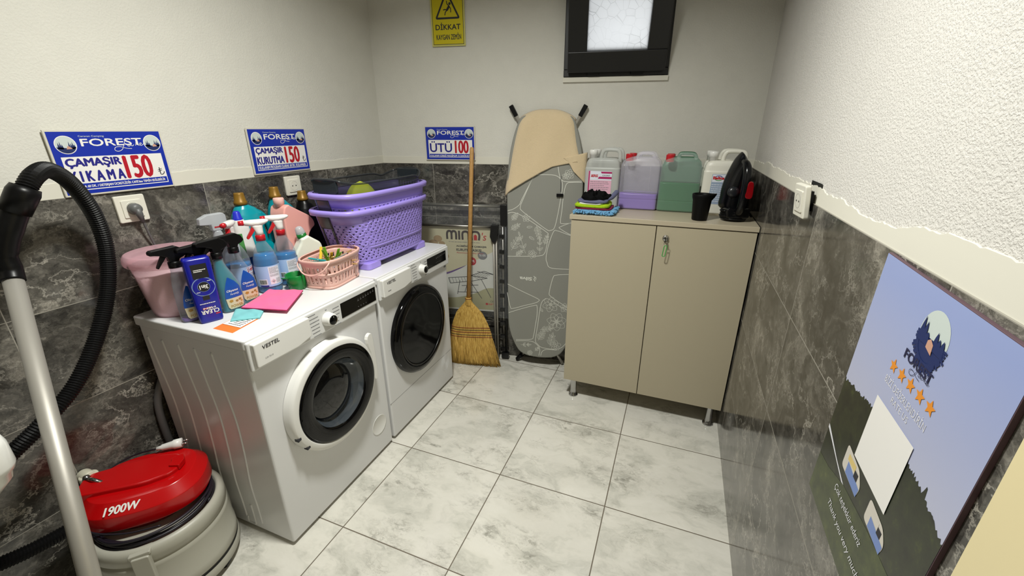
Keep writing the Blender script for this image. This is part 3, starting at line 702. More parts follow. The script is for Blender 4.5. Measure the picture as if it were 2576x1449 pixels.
def ocean_spray(label, x, y, rz, liq, m_liq, z_neck=.193, wide=1.0, thin=1.0):
    t = thing('spray_bottle', label, 'spray bottle', (x, y, TOP), rz, 'spray bottles on the washing machine')
    T = Body([(0, .034*wide, .020*thin, 2.6, 0), (.006, .037*wide, .0225*thin, 2.6, 0), (.05, .0375*wide, .0235*thin, 2.5, 0), (.09, .035*wide, .0225*thin, 2.5, -.002), (.125, .028*wide, .020*thin, 2.4, -.007), (.155, .0195*wide, .017*thin, 2.2, -.012), (z_neck-.02, .0155, .0145, 2, -.013), (z_neck, .014, .014, 2, -.013)])
    b = MB(); b.loft(T.rings(0, z_neck), m_clear); b.build('bottle', t, True)
    b = MB(); b.loft(T.rings(.003, liq, .0022), m_liq); b.build('liquid', t, True)
    b = MB()
    T.patch(b, [(.012, -.020*wide, .022*wide), (.02, -.025*wide, .026*wide), (.058, -.028*wide, .028*wide), (.085, -.024*wide, .024*wide), (.105, -.017*wide, .012*wide), (.122, -.009, -.006)], m_okb, .0006)
    T.patch(b, [(.012, -.020*wide, .022*wide), (.02, -.025*wide, .026*wide), (.05, -.0275*wide, .0275*wide)], m_sand, .0010)
    lab = b.build('label', t, True)
    b = MB(); F = T.front
    b.text('Okyanus', -.021*wide, .070, .016*wide, .080, F, m_paper, .0011, shear=.2, bold=.01); b.text('Ferahlığı', -.012*wide, .059, .016*wide, .067, F, m_paper, .0011, shear=.2)
    b.text('POWER', -.018*wide, .017, .021*wide, .026, F, m_gold, .0015, bold=.01)
    b.build('label_lettering', lab, True)
    b = MB()
    def blob(u, v, r, m, n=10): b.add([F(u, v, .0014)]+[F(u+r*math.cos(2*PI*k/n)*(1 if k % 2 else .75), v+r*.8*math.sin(2*PI*k/n)*(1 if k % 2 else .75), .0014) for k in range(n)], [(0, 1+k, 1+(k+1) % n) for k in range(n)], m)
    blob(-.014, .040, .007, m_gold); blob(.004, .037, .0055, m_shell, 12); blob(.015, .040, .006, m_shell, 12); blob(.020, .033, .004, m_gold)
    b.build('label_shells', lab, True)
    black_trigger(t, z_neck+.016, 1.0, -.013)
    return t
Q = math.radians(90)
ocean_spray('black-headed spray bottle with purple liquid, leftmost, in front of the pink bucket', -.293, .060, math.radians(80), .014, m_lpur, .186)
ocean_spray('black-headed spray bottle mostly hidden behind the dark blue shampoo bottle', -.270, .119, math.radians(84), .05, m_lteal, .182, .6, .6)
ocean_spray('black-headed spray bottle full of teal liquid, beside the dark blue shampoo bottle', -.243, .160, math.radians(84), .185, m_lteal, .193, 1.0, .88)
ocean_spray('black-headed spray bottle with a little teal liquid, behind the full teal one', -.268, .236, math.radians(84), .034, m_lteal, .190, 1.0)
def glass_spray(label, x, y, rz, liq, backlabel):
    t = thing('spray_bottle', label, 'spray bottle', (x, y, TOP), rz, 'spray bottles on the washing machine')
    T = Body([(0, .036, .036, 2, 0), (.006, .041, .041, 2, 0), (.108, .042, .042, 2, 0), (.132, .040, .040, 2, 0), (.158, .033, .033, 2, 0), (.182, .021, .021, 2, 0), (.192, .0155, .0155, 2, 0), (.203, .0135, .0135, 2, 0)])
    b = MB(); b.loft(T.rings(0, .203), m_clear); b.build('bottle', t, True)
    b = MB(); b.loft(T.rings(.003, liq, .002), m_lblue); b.build('liquid', t, True)
    cyl = lambda a, v, w=0: V(((.0425+w)*math.sin(a/.0425), -(.0425+w)*math.cos(a/.0425), v))
    b = MB(); b.rect(-.085, .028, .085, .108, cyl, m_lbl, .0002, 40)
    if backlabel:
        b.rect(-.005, .036, .036, .104, cyl, m_lbw, .0005, 12); b.rect(-.042, .029, -.012, .034, cyl, m_navy, .0006, 8); b.rect(-.046, .036, -.014, .058, cyl, m_lbw, .0005, 8)
        b.rect(-.043, .039, -.017, .055, cyl, M('label_window_photo', (128, 140, 132), .5), .0007, 8); b.stroke([(-.042, .047), (-.018, .047)], .0015, cyl, m_ink, .0009); b.stroke([(-.030, .04), (-.030, .054)], .0012, cyl, m_ink, .0009)
    else:
        b.rect(-.03, .029, .03, .106, cyl, m_lbw, .0005, 14); b.rect(-.03, .029, .03, .037, cyl, m_navy, .0007, 14); b.rect(-.03, .079, .03, .0805, cyl, m_colred, .0007, 14); b.rect(-.03, .103, .03, .1045, cyl, m_colred, .0007, 14); b.rect(-.025, .04, .025, .062, cyl, m_sand, .0007, 14)
    lab = b.build('label', t, True)
    b = MB()
    if backlabel:
        b.lines(-.002, .078, .033, .102, 9, cyl, m_gink, .0008, .35, 3); b.lines(-.002, .066, .033, .075, 3, cyl, m_gink, .0008, .35, 5); b.lines(.016, .040, .033, .058, 5, cyl, m_gink, .0008, .35, 6)
        b.stroke([(.0065, .041), (.0135, .048), (.0065, .055), (-.0005, .048)], .0012, cyl, m_colred, .0009, True); b.rect(.004, .046, .009, .049, cyl, m_ink, .0009)
    else:
        b.text('perox', -.027, .084, .026, .100, cyl, m_colred, .001, bold=.02); b.text('GÜÇLÜ', -.025, .066, .025, .077, cyl, m_navy, .001, bold=.03)
    b.build('label_lettering', lab, True)
    white_trigger(t, .221)
glass_spray('blue glass-cleaner spray bottle with white trigger, half hidden behind black-headed sprays', -.360, .290, math.radians(126), .12, False)
glass_spray('full blue glass-cleaner spray bottle with white trigger, in front, centre of the group', -.285, .345, math.radians(62), .150, True)
glass_spray('blue glass-cleaner spray bottle with white trigger, behind the small green cup', -.290, .438, math.radians(58), .128, True)

# dark blue shampoo bottle standing upside down
m_shp = M('shampoo_blue', (18, 24, 138), .28); m_shlab = M('shampoo_dark_panel', (26, 26, 30), .35); m_shring = M('shampoo_silver_print', (126, 148, 188), .35)
t = thing('shampoo_bottle', 'dark blue shampoo bottle standing upside down at the front of the sprays', 'bottle', (-.232, .072, TOP), math.radians(68), tilt=None)
T = Body([(0, .030, .017, 5, .0), (.006, .032, .019, 5, 0), (.1, .035, .0205, 5, 0), (.19, .0365, .021, 5, 0), (.208, .0360, .0205, 5, 0), (.214, .0325, .017, 5, 0)])
b = MB(); b.loft(T.rings(0, .214, N=48), m_shp); b.build('bottle', t, True)
b = MB(); Fp = T.front
T.patch(b, [(.150, -.021, .021), (.196, -.021, .021)], m_shlab, .0005)
b.lines(-.016, .170, .016, .180, 2, Fp, m_paper, .0009, .5, 2)
b.disc(0, .122, .031, Fp, m_shring, .0005, 40); b.disc(0, .122, .0285, Fp, m_shp, .0008, 40); b.disc(0, .122, .0165, Fp, m_shring, .0010, 32); b.disc(0, .122, .0155, Fp, m_shlab, .0012, 32)
b.rect(-.010, .078, .008, .092, Fp, m_shlab, .0007); b.rect(-.018, .0465, .004, .0525, Fp, m_colred, .0006); b.rect(.013, .024, .026, .028, Fp, m_colred, .0006)
lab = b.build('label', t, True)
b = MB(); b.text('3in1', -.011, .115, .011, .128, Fp, m_paper, .0015, flip=True, heavy=.0005)
b.lines(-.022, .064, .022, .068, 1, Fp, m_paper, .0008, .6, 3)
b.text('MEN', -.016, .047, .016, .0525, Fp, m_paper, .0009, flip=True, heavy=.0004); b.text('CLEAR', -.024, .031, .024, .044, Fp, m_paper, .0008, flip=True, heavy=.0005)
b.lines(-.022, .104, -.012, .108, 1, Fp, m_paper, .0011, .5, 4); b.lines(.012, .137, .022, .141, 1, Fp, m_paper, .0011, .5, 6)
b.build('label_lettering', lab, True)

# pink bucket with lid
m_bpink = clear('translucent_pink_plastic', (240, 196, 206), .26, .25, tint=.25); m_bpowder = M('powder_inside', (236, 218, 222), .8, bump=(220, .4, .003))
t = thing('lidded_bucket', 'translucent pink lidded bucket by the wall on the washing machine', 'bucket', (-.418, .102, TOP))
b = MB(); b.lathe([(.076, 0), (.080, .004), (.084, .02), (.103, .168), (.105, .172), (.105, .19)], m_bpink, c=(-.418, .102, TOP), n=56, cap1=False); b.build('bucket', t)
b = MB(); b.lathe([(.075, .003), (.0805, .02), (.0985, .15)], m_bpowder, c=(-.418, .102, TOP), n=48); b.build('powder', t)
b = MB(); b.lathe([(.109, .172), (.117, .180), (.119, .190), (.117, .202), (.111, .211), (.107, .2125), (.102, .206), (.09, .204), (0, .205)], m_bpink, c=(-.418, .102, TOP), n=64, cap0=False, cap1=False); b.build('lid', t)

# big jugs at the back
m_tealj = M('teal_jug_plastic', (0, 148, 162), .3); m_cap = M('gold_cap', (138, 102, 30), .4, .25); m_blkj = M('black_jug_plastic', (8, 8, 9), .35, spec=.3)
def jug(label, x, y, rz, mat, h=.318, w=1.0, capm=m_cap, capr=.021):
    t = thing('detergent_jug', label, 'jug', (x, y, TOP), rz, 'detergent jugs by the wall')
    k = h/.318
    T = Body([(0, .064*w, .040, 3.2, 0), (.008, .069*w, .044, 3.2, 0), (.10*k, .0695*w, .045, 3.2, 0), (.135*k, .050*w, .045, 3, -.020*w), (.185*k, .047*w, .044, 2.8, -.0225*w), (.215*k, .052*w, .043, 2.6, -.017*w), (.24*k, .047*w, .038, 2.4, -.017*w), (.262*k, .032*w, .030, 2.3, -.022*w), (.275*k, .021, .022, 2, -.028*w), (.283*k, .019, .019, 2, -.030*w)])
    b = MB(); b.loft(T.rings(0, .283*k, N=44), mat); b.build('body', t, True)
    b = MB(); b.tube(smooth_path([(-.010*w, 0, .244*k), (.020*w, 0, .234*k), (.044*w, 0, .208*k), (.058*w, 0, .172*k), (.060*w, 0, .135*k), (.052*w, 0, .095*k)], 6), .017, mat, 14, radii=[.022-.006*min(1, q/12) for q in range(31)]); b.build('handle', t, True)
    b = MB(); b.lathe([(capr+.003, .276*k), (capr+.003, .287*k), (capr, .290*k), (capr*.86, .314*k), (capr*.80, .318*k)], capm, c=(-.030*w, 0, 0), n=28); b.build('cap', t, True)
    return t
jug('teal detergent jug with gold cap, left one, behind the spray bottles', -.474, .472, Q, m_tealj, .352, 1.22)
jug('teal detergent jug with gold cap, right one, next to the black jug', -.478, .629, Q, m_tealj, .356, 1.0)
jug('black detergent jug with gold cap, beside the stacked purple baskets', -.478, .771, Q, m_blkj, .322, 1.0)
# pink jug: slanted shoulder, grip notch under the overhang
m_pinkj = M('pink_jug_plastic', (232, 168, 158), .38)
t = thing('detergent_jug', 'pale pink detergent jug with slanted shoulder, in front of the teal jugs', 'jug', (-.375, .575, TOP), Q, 'detergent jugs by the wall')
PO = [(-.067, .006), (-.07, .02), (-.072, .20), (-.070, .262), (-.058, .292), (-.036, .298), (-.03, .292), (.062, .235), (.078, .212), (.080, .190), (.060, .180), (.040, .160), (.032, .12), (.042, .08), (.066, .05), (.07, .02), (.066, .006), (.05, 0), (-.05, 0)]
b = MB(); b.prism(round_poly(PO, .014), PF, -.040, .040, m_pinkj); b.build('body', t, True, bevel=.016, seg=4)
b = MB(); b.lathe([(.018, .290), (.018, .30), (.0205, .302), (.0205, .322), (.018, .325)], M('pink_cap', (232, 184, 174), .4), c=(-.048, 0, 0), n=26); b.build('cap', t, True)

# white bottle with blue cap, bottle with clear trigger
m_bluecap = M('blue_cap_plastic', (32, 44, 186), .35); m_glab = M('green_label', (70, 140, 70), .5)
t = thing('cleaner_bottle', 'white cleaner bottle with blue cap and green label, in front of the teal jugs', 'bottle', (-.405, .364, TOP), math.radians(80))
T = Body([(0, .030, .024, 3, 0), (.006, .034, .027, 3, 0), (.15, .034, .027, 3, 0), (.19, .031, .025, 2.8, 0), (.232, .028, .023, 2.4, 0), (.258, .021, .02, 2, -.003), (.268, .016, .016, 2, -.004)])
b = MB(); b.loft(T.rings(0, .268, N=36), m_wplas); b.build('bottle', t, True)
b = MB(); b.lathe([(.0175, .258), (.0175, .268), (.015, .272), (.012, .292), (.008, .297)], m_bluecap, c=(-.004, 0, 0), n=24); b.build('cap', t, True)
b = MB(); T.patch(b, [(.12, -.030, -.012), (.215, -.027, -.012)], m_glab, .0006); T.patch(b, [(.05, -.025, .03), (.12, -.025, .03)], m_okb, .0006); b.build('label', t, True)
t = thing('spray_bottle', 'milky spray bottle with see-through trigger head, furthest back against the tiles', 'spray bottle', (-.440, .302, TOP), math.radians(78), 'spray bottles on the washing machine')
T = Body([(0, .026, .022, 2.6, 0), (.006, .029, .024, 2.6, 0), (.15, .028, .024, 2.6, 0), (.20, .020, .018, 2.2, -.004), (.235, .013, .013, 2, -.006)])
b = MB(); b.loft(T.rings(0, .235, N=32), m_milky); b.build('bottle', t, True)
b = MB(); b.prism([(-.060, .262), (-.058, .284), (-.03, .296), (.022, .297), (.030, .288), (.030, .262), (.012, .256), (.010, .235), (-.022, .235), (-.024, .258)], PF, -.013, .013, m_milky); b.build('spray_head', t, True, bevel=.003)
b = MB(); b.lines(-.016, .244, .006, .253, 1, lambda u, v, w=0: PF(u, v, .0135+w), m_colred, .0006, .6); b.build('head_lettering', t, True)

# white bottle with green cap lying tilted behind the pink peg basket
m_offw = M('off_white_bottle', (226, 228, 214), .35); m_gcap = M('green_cap_band', (22, 110, 40), .35)
t = thing('detergent_bottle', 'white bottle with clear and green cap, tilted behind the pink peg basket', 'bottle', (-.290, .536, TOP), math.radians(68))
W2 = lambda u, v, w=0: PF(u, v, w)
PO = [(-.052, .012), (-.060, .05), (-.060, .085), (-.052, .102), (-.020, .150), (-.016, .166), (.014, .176), (.024, .168), (.060, .140), (.066, .118), (.060, .05), (.052, .012), (.03, 0), (-.03, 0)]
b = MB(); b.prism(round_poly(PO, .012), W2, -.028, .028, m_offw); b.build('bottle', t, True, bevel=.012, seg=4)
b = MB(); ax = V((-.20, 0, .98)); base = V((-.001, 0, .166)); X_ = V((.98, 0, .20)); Y_ = V((0, 1, 0))
fr4 = lambda p, q, h: base+X_*p+Y_*q+ax*h
b.lathe([(.0185, 0), (.0195, .004), (.0185, .018)], m_gcap, fr=fr4, n=26); b.build('cap_band', t, True)
b = MB(); b.lathe([(.0180, .018), (.0160, .036), (.011, .045), (.004, .048)], m_milky, fr=fr4, n=26, cap0=False); b.build('clear_cap', t, True)
b = MB(); b.lines(.0, .097, .024, .103, 1, lambda u, v, w=0: PF(u, v, .0285+w), m_gink, .0006, .6); b.build('print', t, True)

# green scoop cup
m_gcup = M('green_plastic', (8, 118, 48), .3)
t = thing('measuring_cup', 'small green plastic cup between the blue spray and the pink peg basket', 'cup', (-.206, .398, TOP))
b = MB(); b.lathe([(0, .003), (.026, .003), (.028, .006), (.036, .058), (.038, .060), (.0395, .058), (.031, .004), (.028, 0), (0, 0)], m_gcup, c=(-.206, .398, TOP), n=36, cap0=False, cap1=False); b.build('cup', t)
b = MB(); b.prism([(-.036, .056), (-.062, .062), (-.062, .058), (-.036, .050)], lambda u, v, w=0: V((-.206-w*.6-.0, .398+u, TOP+v)), -.009, .009, m_gcup); b.build('grip', t, bevel=.001)

# cloths and leaflet
def cloth(name, label, poly, z, th, mat, seed, wav=.003, tint=None):
    t = thing(name, label, 'cloth', (sum(p[0] for p in poly)/len(poly), sum(p[1] for p in poly)/len(poly), z))
    rd = random.Random(seed); ph = [rd.uniform(0, 6) for _ in range(4)]
    P4 = [V((*p, 0)) for p in poly]
    def surf(a, c):
        p = (P4[0]*(1-a)+P4[1]*a)*(1-c)+(P4[3]*(1-a)+P4[2]*a)*c
        e = min(a, 1-a, c, 1-c); edge = 1-math.exp(-e*28)
        return p, z+th*(.55+.45*edge)+wav*edge*(math.sin(9*a+ph[0])*math.sin(7*c+ph[1])+.4*math.sin(17*a+11*c+ph[2]))
    b = MB(); N = 26
    def top(a, c): p, h = surf(a, c); return V((p.x, p.y, h))
    b.grid(top, N, N, mat)
    lo = z+.0008
    loop = [(i/N, 0) for i in range(N)]+[(1, i/N) for i in range(N)]+[(1-i/N, 1) for i in range(N)]+[(0, 1-i/N) for i in range(N)]
    for layers in range(1):
        up = [top(*q) for q in loop]; dn = [V((p.x, p.y, lo)) for p in up]; n = len(up)
        b.add(up+dn, [(k, n+k, n+(k+1) % n, (k+1) % n) for k in range(n)], tint or mat, True)
        b.add(dn, [tuple(range(n-1, -1, -1))], mat)
    b.build('folded_cloth', t)
    return t
m_pc = M('pink_cloth', (236, 96, 146), .9, bump=(500, .4, .001), sheen=.3); m_pce = M('pink_cloth_edge', (168, 30, 82), .9, bump=(300, .8, .002)); m_tc = M('aqua_cloth', (118, 186, 190), .9, bump=(500, .4, .001))
cloth('microfibre_cloth', 'folded aqua cloth partly under the pink cloth', [(-.158, .082), (-.092, .136), (-.150, .205), (-.232, .155)], TOP, .009, m_tc, 3, .0022)
cloth('microfibre_cloth', 'folded pink cloth with dark serged edge on the washing machine', [(-.205, .158), (-.040, .198), (-.140, .362), (-.262, .318)], TOP+.009, .010, m_pc, 6, .0034, m_pce)
m_or = M('leaflet_orange', (236, 120, 44), .45)
t = thing('leaflet', 'orange and white leaflet lying under the aqua cloth', 'leaflet', (-.12, .075, TOP))
LF = Fr((-.079, .028, TOP+.0004), (-.45, -.0, 0), (.0, .45, 0)); LF = Fr((-.079, .030, TOP), (-.09, .0, 0), (-.015, .088, 0))
b = MB(); b.prism([(0, 0), (.088, 0), (.088, .118), (0, .118)], LF, .0008, .0002, m_or) if LF.n.z < 0 else b.prism([(0, 0), (.088, 0), (.088, .118), (0, .118)], LF, .0002, .0008, m_or)
sg = -1 if LF.n.z < 0 else 1
b.rect(.004, .034, .084, .114, lambda u, v, w=0: LF(u, v, sg*(.0008+w)), m_paper, .0003); b.lines(.012, .040, .076, .108, 7, lambda u, v, w=0: LF(u, v, sg*(.0008+w)), m_ink, .0006, .3, 8)
b.build('sheet', t)

# ---------------------------------------------------------------- baskets
def basket_wall(b, tabs, N, rows, mat, z0, z1, hole):
    """tabs(z) -> (a, b, n, cx, cy); even spacing round the rim"""
    def loop(z):
        a, c, n, cx, cy = tabs(z); P = ring(a, c, n, z, cx, cy, 720); d = [0]
        for i in range(720): d.append(d[-1]+(P[(i+1) % 720]-P[i]).length)
        out = []; j = 0
        for k in range(N):
            s_ = d[-1]*k/N
            while d[j+1] < s_: j += 1
            f = (s_-d[j])/(d[j+1]-d[j]+1e-9); out.append(P[j].lerp(P[(j+1) % 720], f))
        return out
    L = [loop(z0+(z1-z0)*r/rows) for r in range(rows+1)]
    vs = [p for l in L for p in l]; fs = []
    for r in range(rows):
        for k in range(N):
            if hole(k, r): continue
            fs.append((r*N+k, r*N+(k+1) % N, (r+1)*N+(k+1) % N, (r+1)*N+k))
    b.add(vs, fs, mat, True)
    return L
def lace_mat():
    t = NT('lilac_lace_plastic'); o = t.obj(); t.b.inputs['Base Color'].default_value = lin((156, 138, 222)); t.b.inputs['Roughness'].default_value = .38
    vo = t.new('ShaderNodeTexVoronoi', feature='DISTANCE_TO_EDGE'); vo.inputs['Scale'].default_value = 26.0
    t.link(t.vmath('ADD', o, t.vmath('SCALE', t.noise(o, 14, 2).outputs['Color'], sc=.05)), vo.inputs['Vector'])
    t.bump(t.ramp(vo.outputs[0], [(0, G(1)), (.12, G(0))]), .5, .003)
    return t.m
m_lace = lace_mat(); m_lil = M('lilac_plastic', (160, 142, 226), .36); m_band2 = clear('smoke_grey_band', (74, 72, 80), .8, .25)
BCX, BCY = -.200, .893
def laundry_basket(label, z, dx):
    t = thing('laundry_basket', label, 'laundry basket', (BCX+dx, BCY, z), group='stacked laundry baskets on the dryer')
    H = .266
    tabs = lambda q: (lambda f: (.117+.014*f, .232+.064*f, 4.6-.8*f, BCX+dx, BCY+.012*(1-f)))((q-z)/H)
    b = MB(); N = 210
    basket_wall(b, tabs, N, 30, m_lace, z+.036, z+.212, lambda k, r: 0 < r < 29 and r % 2 == 0 and (k+(r//2 % 2)*2+r//5) % 4 == 0)
    L2 = basket_wall(b, tabs, N, 2, m_lil, z+.212, z+H, lambda k, r: False)
    basket_wall(b, tabs, N, 2, m_lil, z+.026, z+.036, lambda k, r: False)
    b.loft([ring(*tabs(z+.026)[:3], z+.0265, tabs(z)[3], tabs(z)[4], 80), ring(.05, .1, 3, z+.0265, BCX+dx, BCY, 80)], m_lil)
    b.build('basket_shell', t, solid=.003)
    b = MB(); a, c, n, cx, cy = tabs(z+H)
    prof = [(0, -.020), (.016, -.018), (.018, -.002), (.014, .004), (0, .004)]
    b.loft([ring(a+p, c+p, n, z+H+q, cx, cy, 120) for p, q in prof], m_lil, True, False, False); b.build('rim', t)
    for sx in (-1, 1):
        for sy in (-1, 1):
            if dx: continue
            b = MB(); x, y = BCX+dx+sx*.080, BCY+.012+sy*.184
            b.prism(round_poly([(x-.036, y-.046), (x+.036, y-.046), (x+.036, y+.046), (x-.036, y+.046)], .022), lambda u, v, w=0: V((u, v, w)), z+.0, z+.030, m_lil); b.build('foot', t, bevel=.003)
    # smoke grey band on the short side facing the camera
    b = MB()
    def side(u, v, w=0):
        q = z+v; a, c, n, cx, cy = tabs(q); k = min(.98, abs(u)/a)
        return V((cx+u, cy-c*(1-k**n)**(1/n)-.004-w, q))
    for (u0, u1, v0, v1) in ((-.066, .004, .19, .246), (-.066, -.056, .05, .19), (-.006, .004, .05, .19)):
        b.grid(lambda p, q: side(u0+(u1-u0)*p, v0+(v1-v0)*q), 8, 8, m_band2)
    b.build('grey_band', t, solid=.003)
    return t
laundry_basket('lower purple laundry basket standing on the dryer', .8455, 0)
laundry_basket('upper purple laundry basket nested in the lower one', .8455+.069, .008)
# smoke-grey basket on top, with a lime cloth in it
m_smoke = clear('smoke_clear_plastic', (84, 88, 92), .20, .12); m_smoked = clear('smoke_dark_handle', (40, 46, 50), .86, .2)
z0 = .8455+.069+.10
t = thing('laundry_basket', 'smoke-grey see-through basket on top of the purple baskets', 'laundry basket', (BCX, BCY, z0), group='stacked laundry baskets on the dryer')
def smoke_top(th):      # rim height round the loop: high at the two ends
    s_ = abs(math.sin(th)); return .207+.022*s_**8-.012*math.exp(-((math.sin(th)-.62)/.16)**2)
b = MB(); N = 160; R = []
for q in range(9):
    f = q/8; row = []
    for k in range(N):
        th = 2*PI*k/N; c_, s_ = math.cos(th), math.sin(th); n = 3.4
        h = .006+(smoke_top(th)-.006)*f; a, c = .098+.030*h/.2, .205+.082*h/.2
        row.append(V((BCX+.004+a*math.copysign(abs(c_)**(2/n), c_), BCY+c*math.copysign(abs(s_)**(2/n), s_), z0+h)))
    R.append(row)
b.loft(R, m_smoke, True, True, False); b.build('basket_shell', t)
b = MB(); b.tube(R[-1], .0045, m_smoke, 8, closed=True); b.build('rim', t)
for sg in (-1, 1):
    b = MB(); yy = BCY+sg*.284
    b.prism(round_poly([(-.060, .172), (.060, .172), (.060, .226), (-.060, .226)], .008), lambda u, v, w=0: V((BCX+.004+u, yy+sg*w, z0+v)), -.004, .010, m_smoked); hd = b.build('handle', t, bevel=.002)
    b = MB()
    for k in range(7): b.prism([(-.054+.016*k, .142), (-.046+.016*k, .142), (-.046+.016*k, .166), (-.054+.016*k, .166)], lambda u, v, w=0: V((BCX+.004+u, yy-sg*.008+sg*w, z0+v)), -.0, .006, m_smoked)
    b.build('handle_comb', hd)
m_lime = M('lime_yellow_cloth', (176, 186, 40), .8, bump=(160, .5, .003))
t = thing('lime_cloth', 'lime yellow cloth bundled inside the smoke-grey basket', 'cloth', (BCX-.005, BCY-.07, z0+.008))
b = MB(); rd = random.Random(8)
def lump(a, c):
    th = 2*PI*a; f = c; r = (1-f**2.2)**.5 if f < 1 else 0
    h = .19*f+.012*math.sin(5*th)*f*(1-f)
    return V((BCX-.005+(.075+.008*math.sin(3*th+1))*r*math.cos(th), BCY-.07+(.10+.01*math.sin(4*th))*r*math.sin(th), z0+.008+h))
b.grid(lump, 40, 14, m_lime); b.build('cloth_lump', t)

# pink peg basket
m_pb = M('dusty_pink_plastic', (222, 178, 166), .42)
PX, PY, PR = -.138, .519, math.radians(8)
t = thing('peg_basket', 'small dusty pink slotted basket full of clothes pegs', 'basket', (PX, PY, TOP), PR)
H = .118
tabs = lambda q: (lambda f: (.066+.014*f, .100+.022*f, 4.5-1.4*f, 0, 0))(q/H)
b = MB()
def slot(k, r): return k % 3 == 0 and (3 <= r <= 8 or 11 <= r <= 16)
basket_wall(b, tabs, 96, 20, m_pb, .008, H-.012, slot)
b.loft([ring(*tabs(.008)[:3], .008, 0, 0, 60), ring(.02, .04, 3, .008, 0, 0, 60)], m_pb)
b.build('basket_shell', t, True, solid=.0026)
b = MB(); a, c, n, _, _ = tabs(H)
b.loft([ring(a+p, c+p, n, H+q, 0, 0, 90) for p, q in ((-.002, -.014), (.004, -.013), (.006, -.001), (.003, .002), (-.002, 0))], m_pb, True, False, False); b.build('rim', t, True)
for zz in (.056, .0):
    b = MB(); a, c, n, _, _ = tabs(zz+.004); b.loft([ring(a+.0025, c+.0025, n, zz+q, 0, 0, 90) for q in (.001, .010)], m_pb, True, False, False); b.build('hoop', t, True, solid=.002)
b = MB(); b.tube(smooth_path([(.068, -.100, H-.006), (.066, -.114, H-.016), (.05, -.128, .082), (.01, -.131, .066), (-.03, -.130, .070), (-.06, -.118, H-.022), (-.068, -.100, H-.006)], 6), .0028, m_pb, 8); b.build('bail_handle', t, True)
# pegs
m_pg = [clear('lime_clear_peg', (140, 210, 60), .6, .2), clear('clear_peg', (196, 200, 206), .45, .15), M('wood_peg', (176, 140, 92), .6), M('teal_peg', (46, 150, 150), .35), M('brown_peg', (120, 92, 62), .5), M('yellow_peg', (206, 172, 46), .35)]
def peg(label, x, y, z, az, el, m, L=.06):
    t = thing('clothes_peg', label, 'clothes peg', (x, y, z), group='clothes pegs in the pink basket')
    d = V((math.cos(el)*math.cos(az), math.cos(el)*math.sin(az), math.sin(el))); s_ = d.cross(Z).normalized(); n = s_.cross(d)
    for sg in (-1, 1):
        g = lambda u, v, w=0: V((x, y, z))+d*u+n*(v*sg)+s_*w
        b = MB(); b.prism(smooth2([(0, .0008), (L*.5, .0018), (L, .007), (L, .0105), (L*.55, .0075), (L*.3, .0065), (0, .005)], 3, True), g, -.005, .005, m_pg[m]); b.build("peg_half", t, bevel=.001)
    b = MB(); b.tube([V((x, y, z))+d*(L*.42)+s_*(-.0065)+n*q for q in (-.006, .006)], .0012, m_chrome, 6); b.build('spring', t)
rd = random.Random(21)
zt = TOP+.098
spec = [('lime green see-through clothes peg sticking up, taller of the two', -.146, .512, zt-.010, -1.2, 1.15, 0), ('lime green see-through clothes peg, lower of the two', -.128, .536, zt-.012, -.3, .85, 0), ('teal-headed clothes peg at the left end of the pink basket', -.118, .470, zt+.002, 3.7, .12, 3), ('clear bluish clothes peg at the front middle of the pink basket', -.112, .508, zt-.004, .4, .35, 1), ('yellow-ended clothes peg left of the lime pegs', -.162, .490, zt-.002, 2.2, .55, 5), ('yellow clothes peg in front of the lime pegs', -.128, .512, zt, 5.6, .5, 5)]
for s_ in spec: peg(*s_)
for k in range(9):
    fx, fy = rd.uniform(-.03, .035), rd.uniform(-.05, .085)
    m = [2, 4, 2, 1, 4, 2, 1, 2, 4][k]
    peg({2: 'wood-coloured clothes peg lying among the others in the pink basket', 4: 'brown clothes peg lying among the others in the pink basket', 1: 'colourless clothes peg lying among the others in the pink basket'}[m], PX+fx, PY+fy, zt-.012-.006*(k % 3), rd.uniform(0, 6.28), rd.uniform(-.1, .35), m)

# ---------------------------------------------------------------- drum vacuum cleaner by the washing machine
m_drumg = M('vacuum_grey_plastic', (168, 166, 154), .42); m_vred = M('vacuum_red', (178, 6, 10), .22); m_hose = M('black_hose', (10, 10, 11), .48, spec=.28)
m_cord = M('dark_cord', (24, 20, 30), .4); m_knob = M('cream_plastic', (206, 202, 182), .45)
VX, VY = -.322, -.193
t = thing('vacuum_cleaner', 'red and grey drum vacuum cleaner with black hose and aluminium wand', 'vacuum cleaner', (VX, VY, 0))
vc = (VX, VY, 0)
b = MB(); b.lathe([(0.1655, .028), (0.1828, .030), (0.1857, .036), (0.1857, .060), (0.1818, .064), (0.1809, .074), (0.1837, .078), (0.1837, .108), (0.1809, .112), (0.1789, .20), (0.1799, .214), (0.1751, .218), (0.1751, .224), (0.1799, .228), (0.1799, .262), (0.1760, .270), (0.1693, .276), (0.1616, .277), (0.1578, .272), (0.1539, .262), (0.0481, .262)], m_drumg, c=vc, n=72, cap1=False); drum = b.build('drum', t)
b = MB(); b.lathe([(.1825, .0645), (.1815, .069), (.1825, .0735)], m_black, c=vc, n=72, cap0=False, cap1=False); b.build('drum_groove', drum)
for k in range(4):
    a = math.radians(20+90*k); x, y = VX+.158*math.cos(a), VY+.158*math.sin(a)
    b = MB(); b.cyl((x-.011*math.sin(a), y+.011*math.cos(a), .019), (x+.011*math.sin(a), y-.011*math.cos(a), .019), .019, m_black, n=24); b.cyl((x, y, .018), (x, y, .034), .009, m_black); b.build('caster', t)
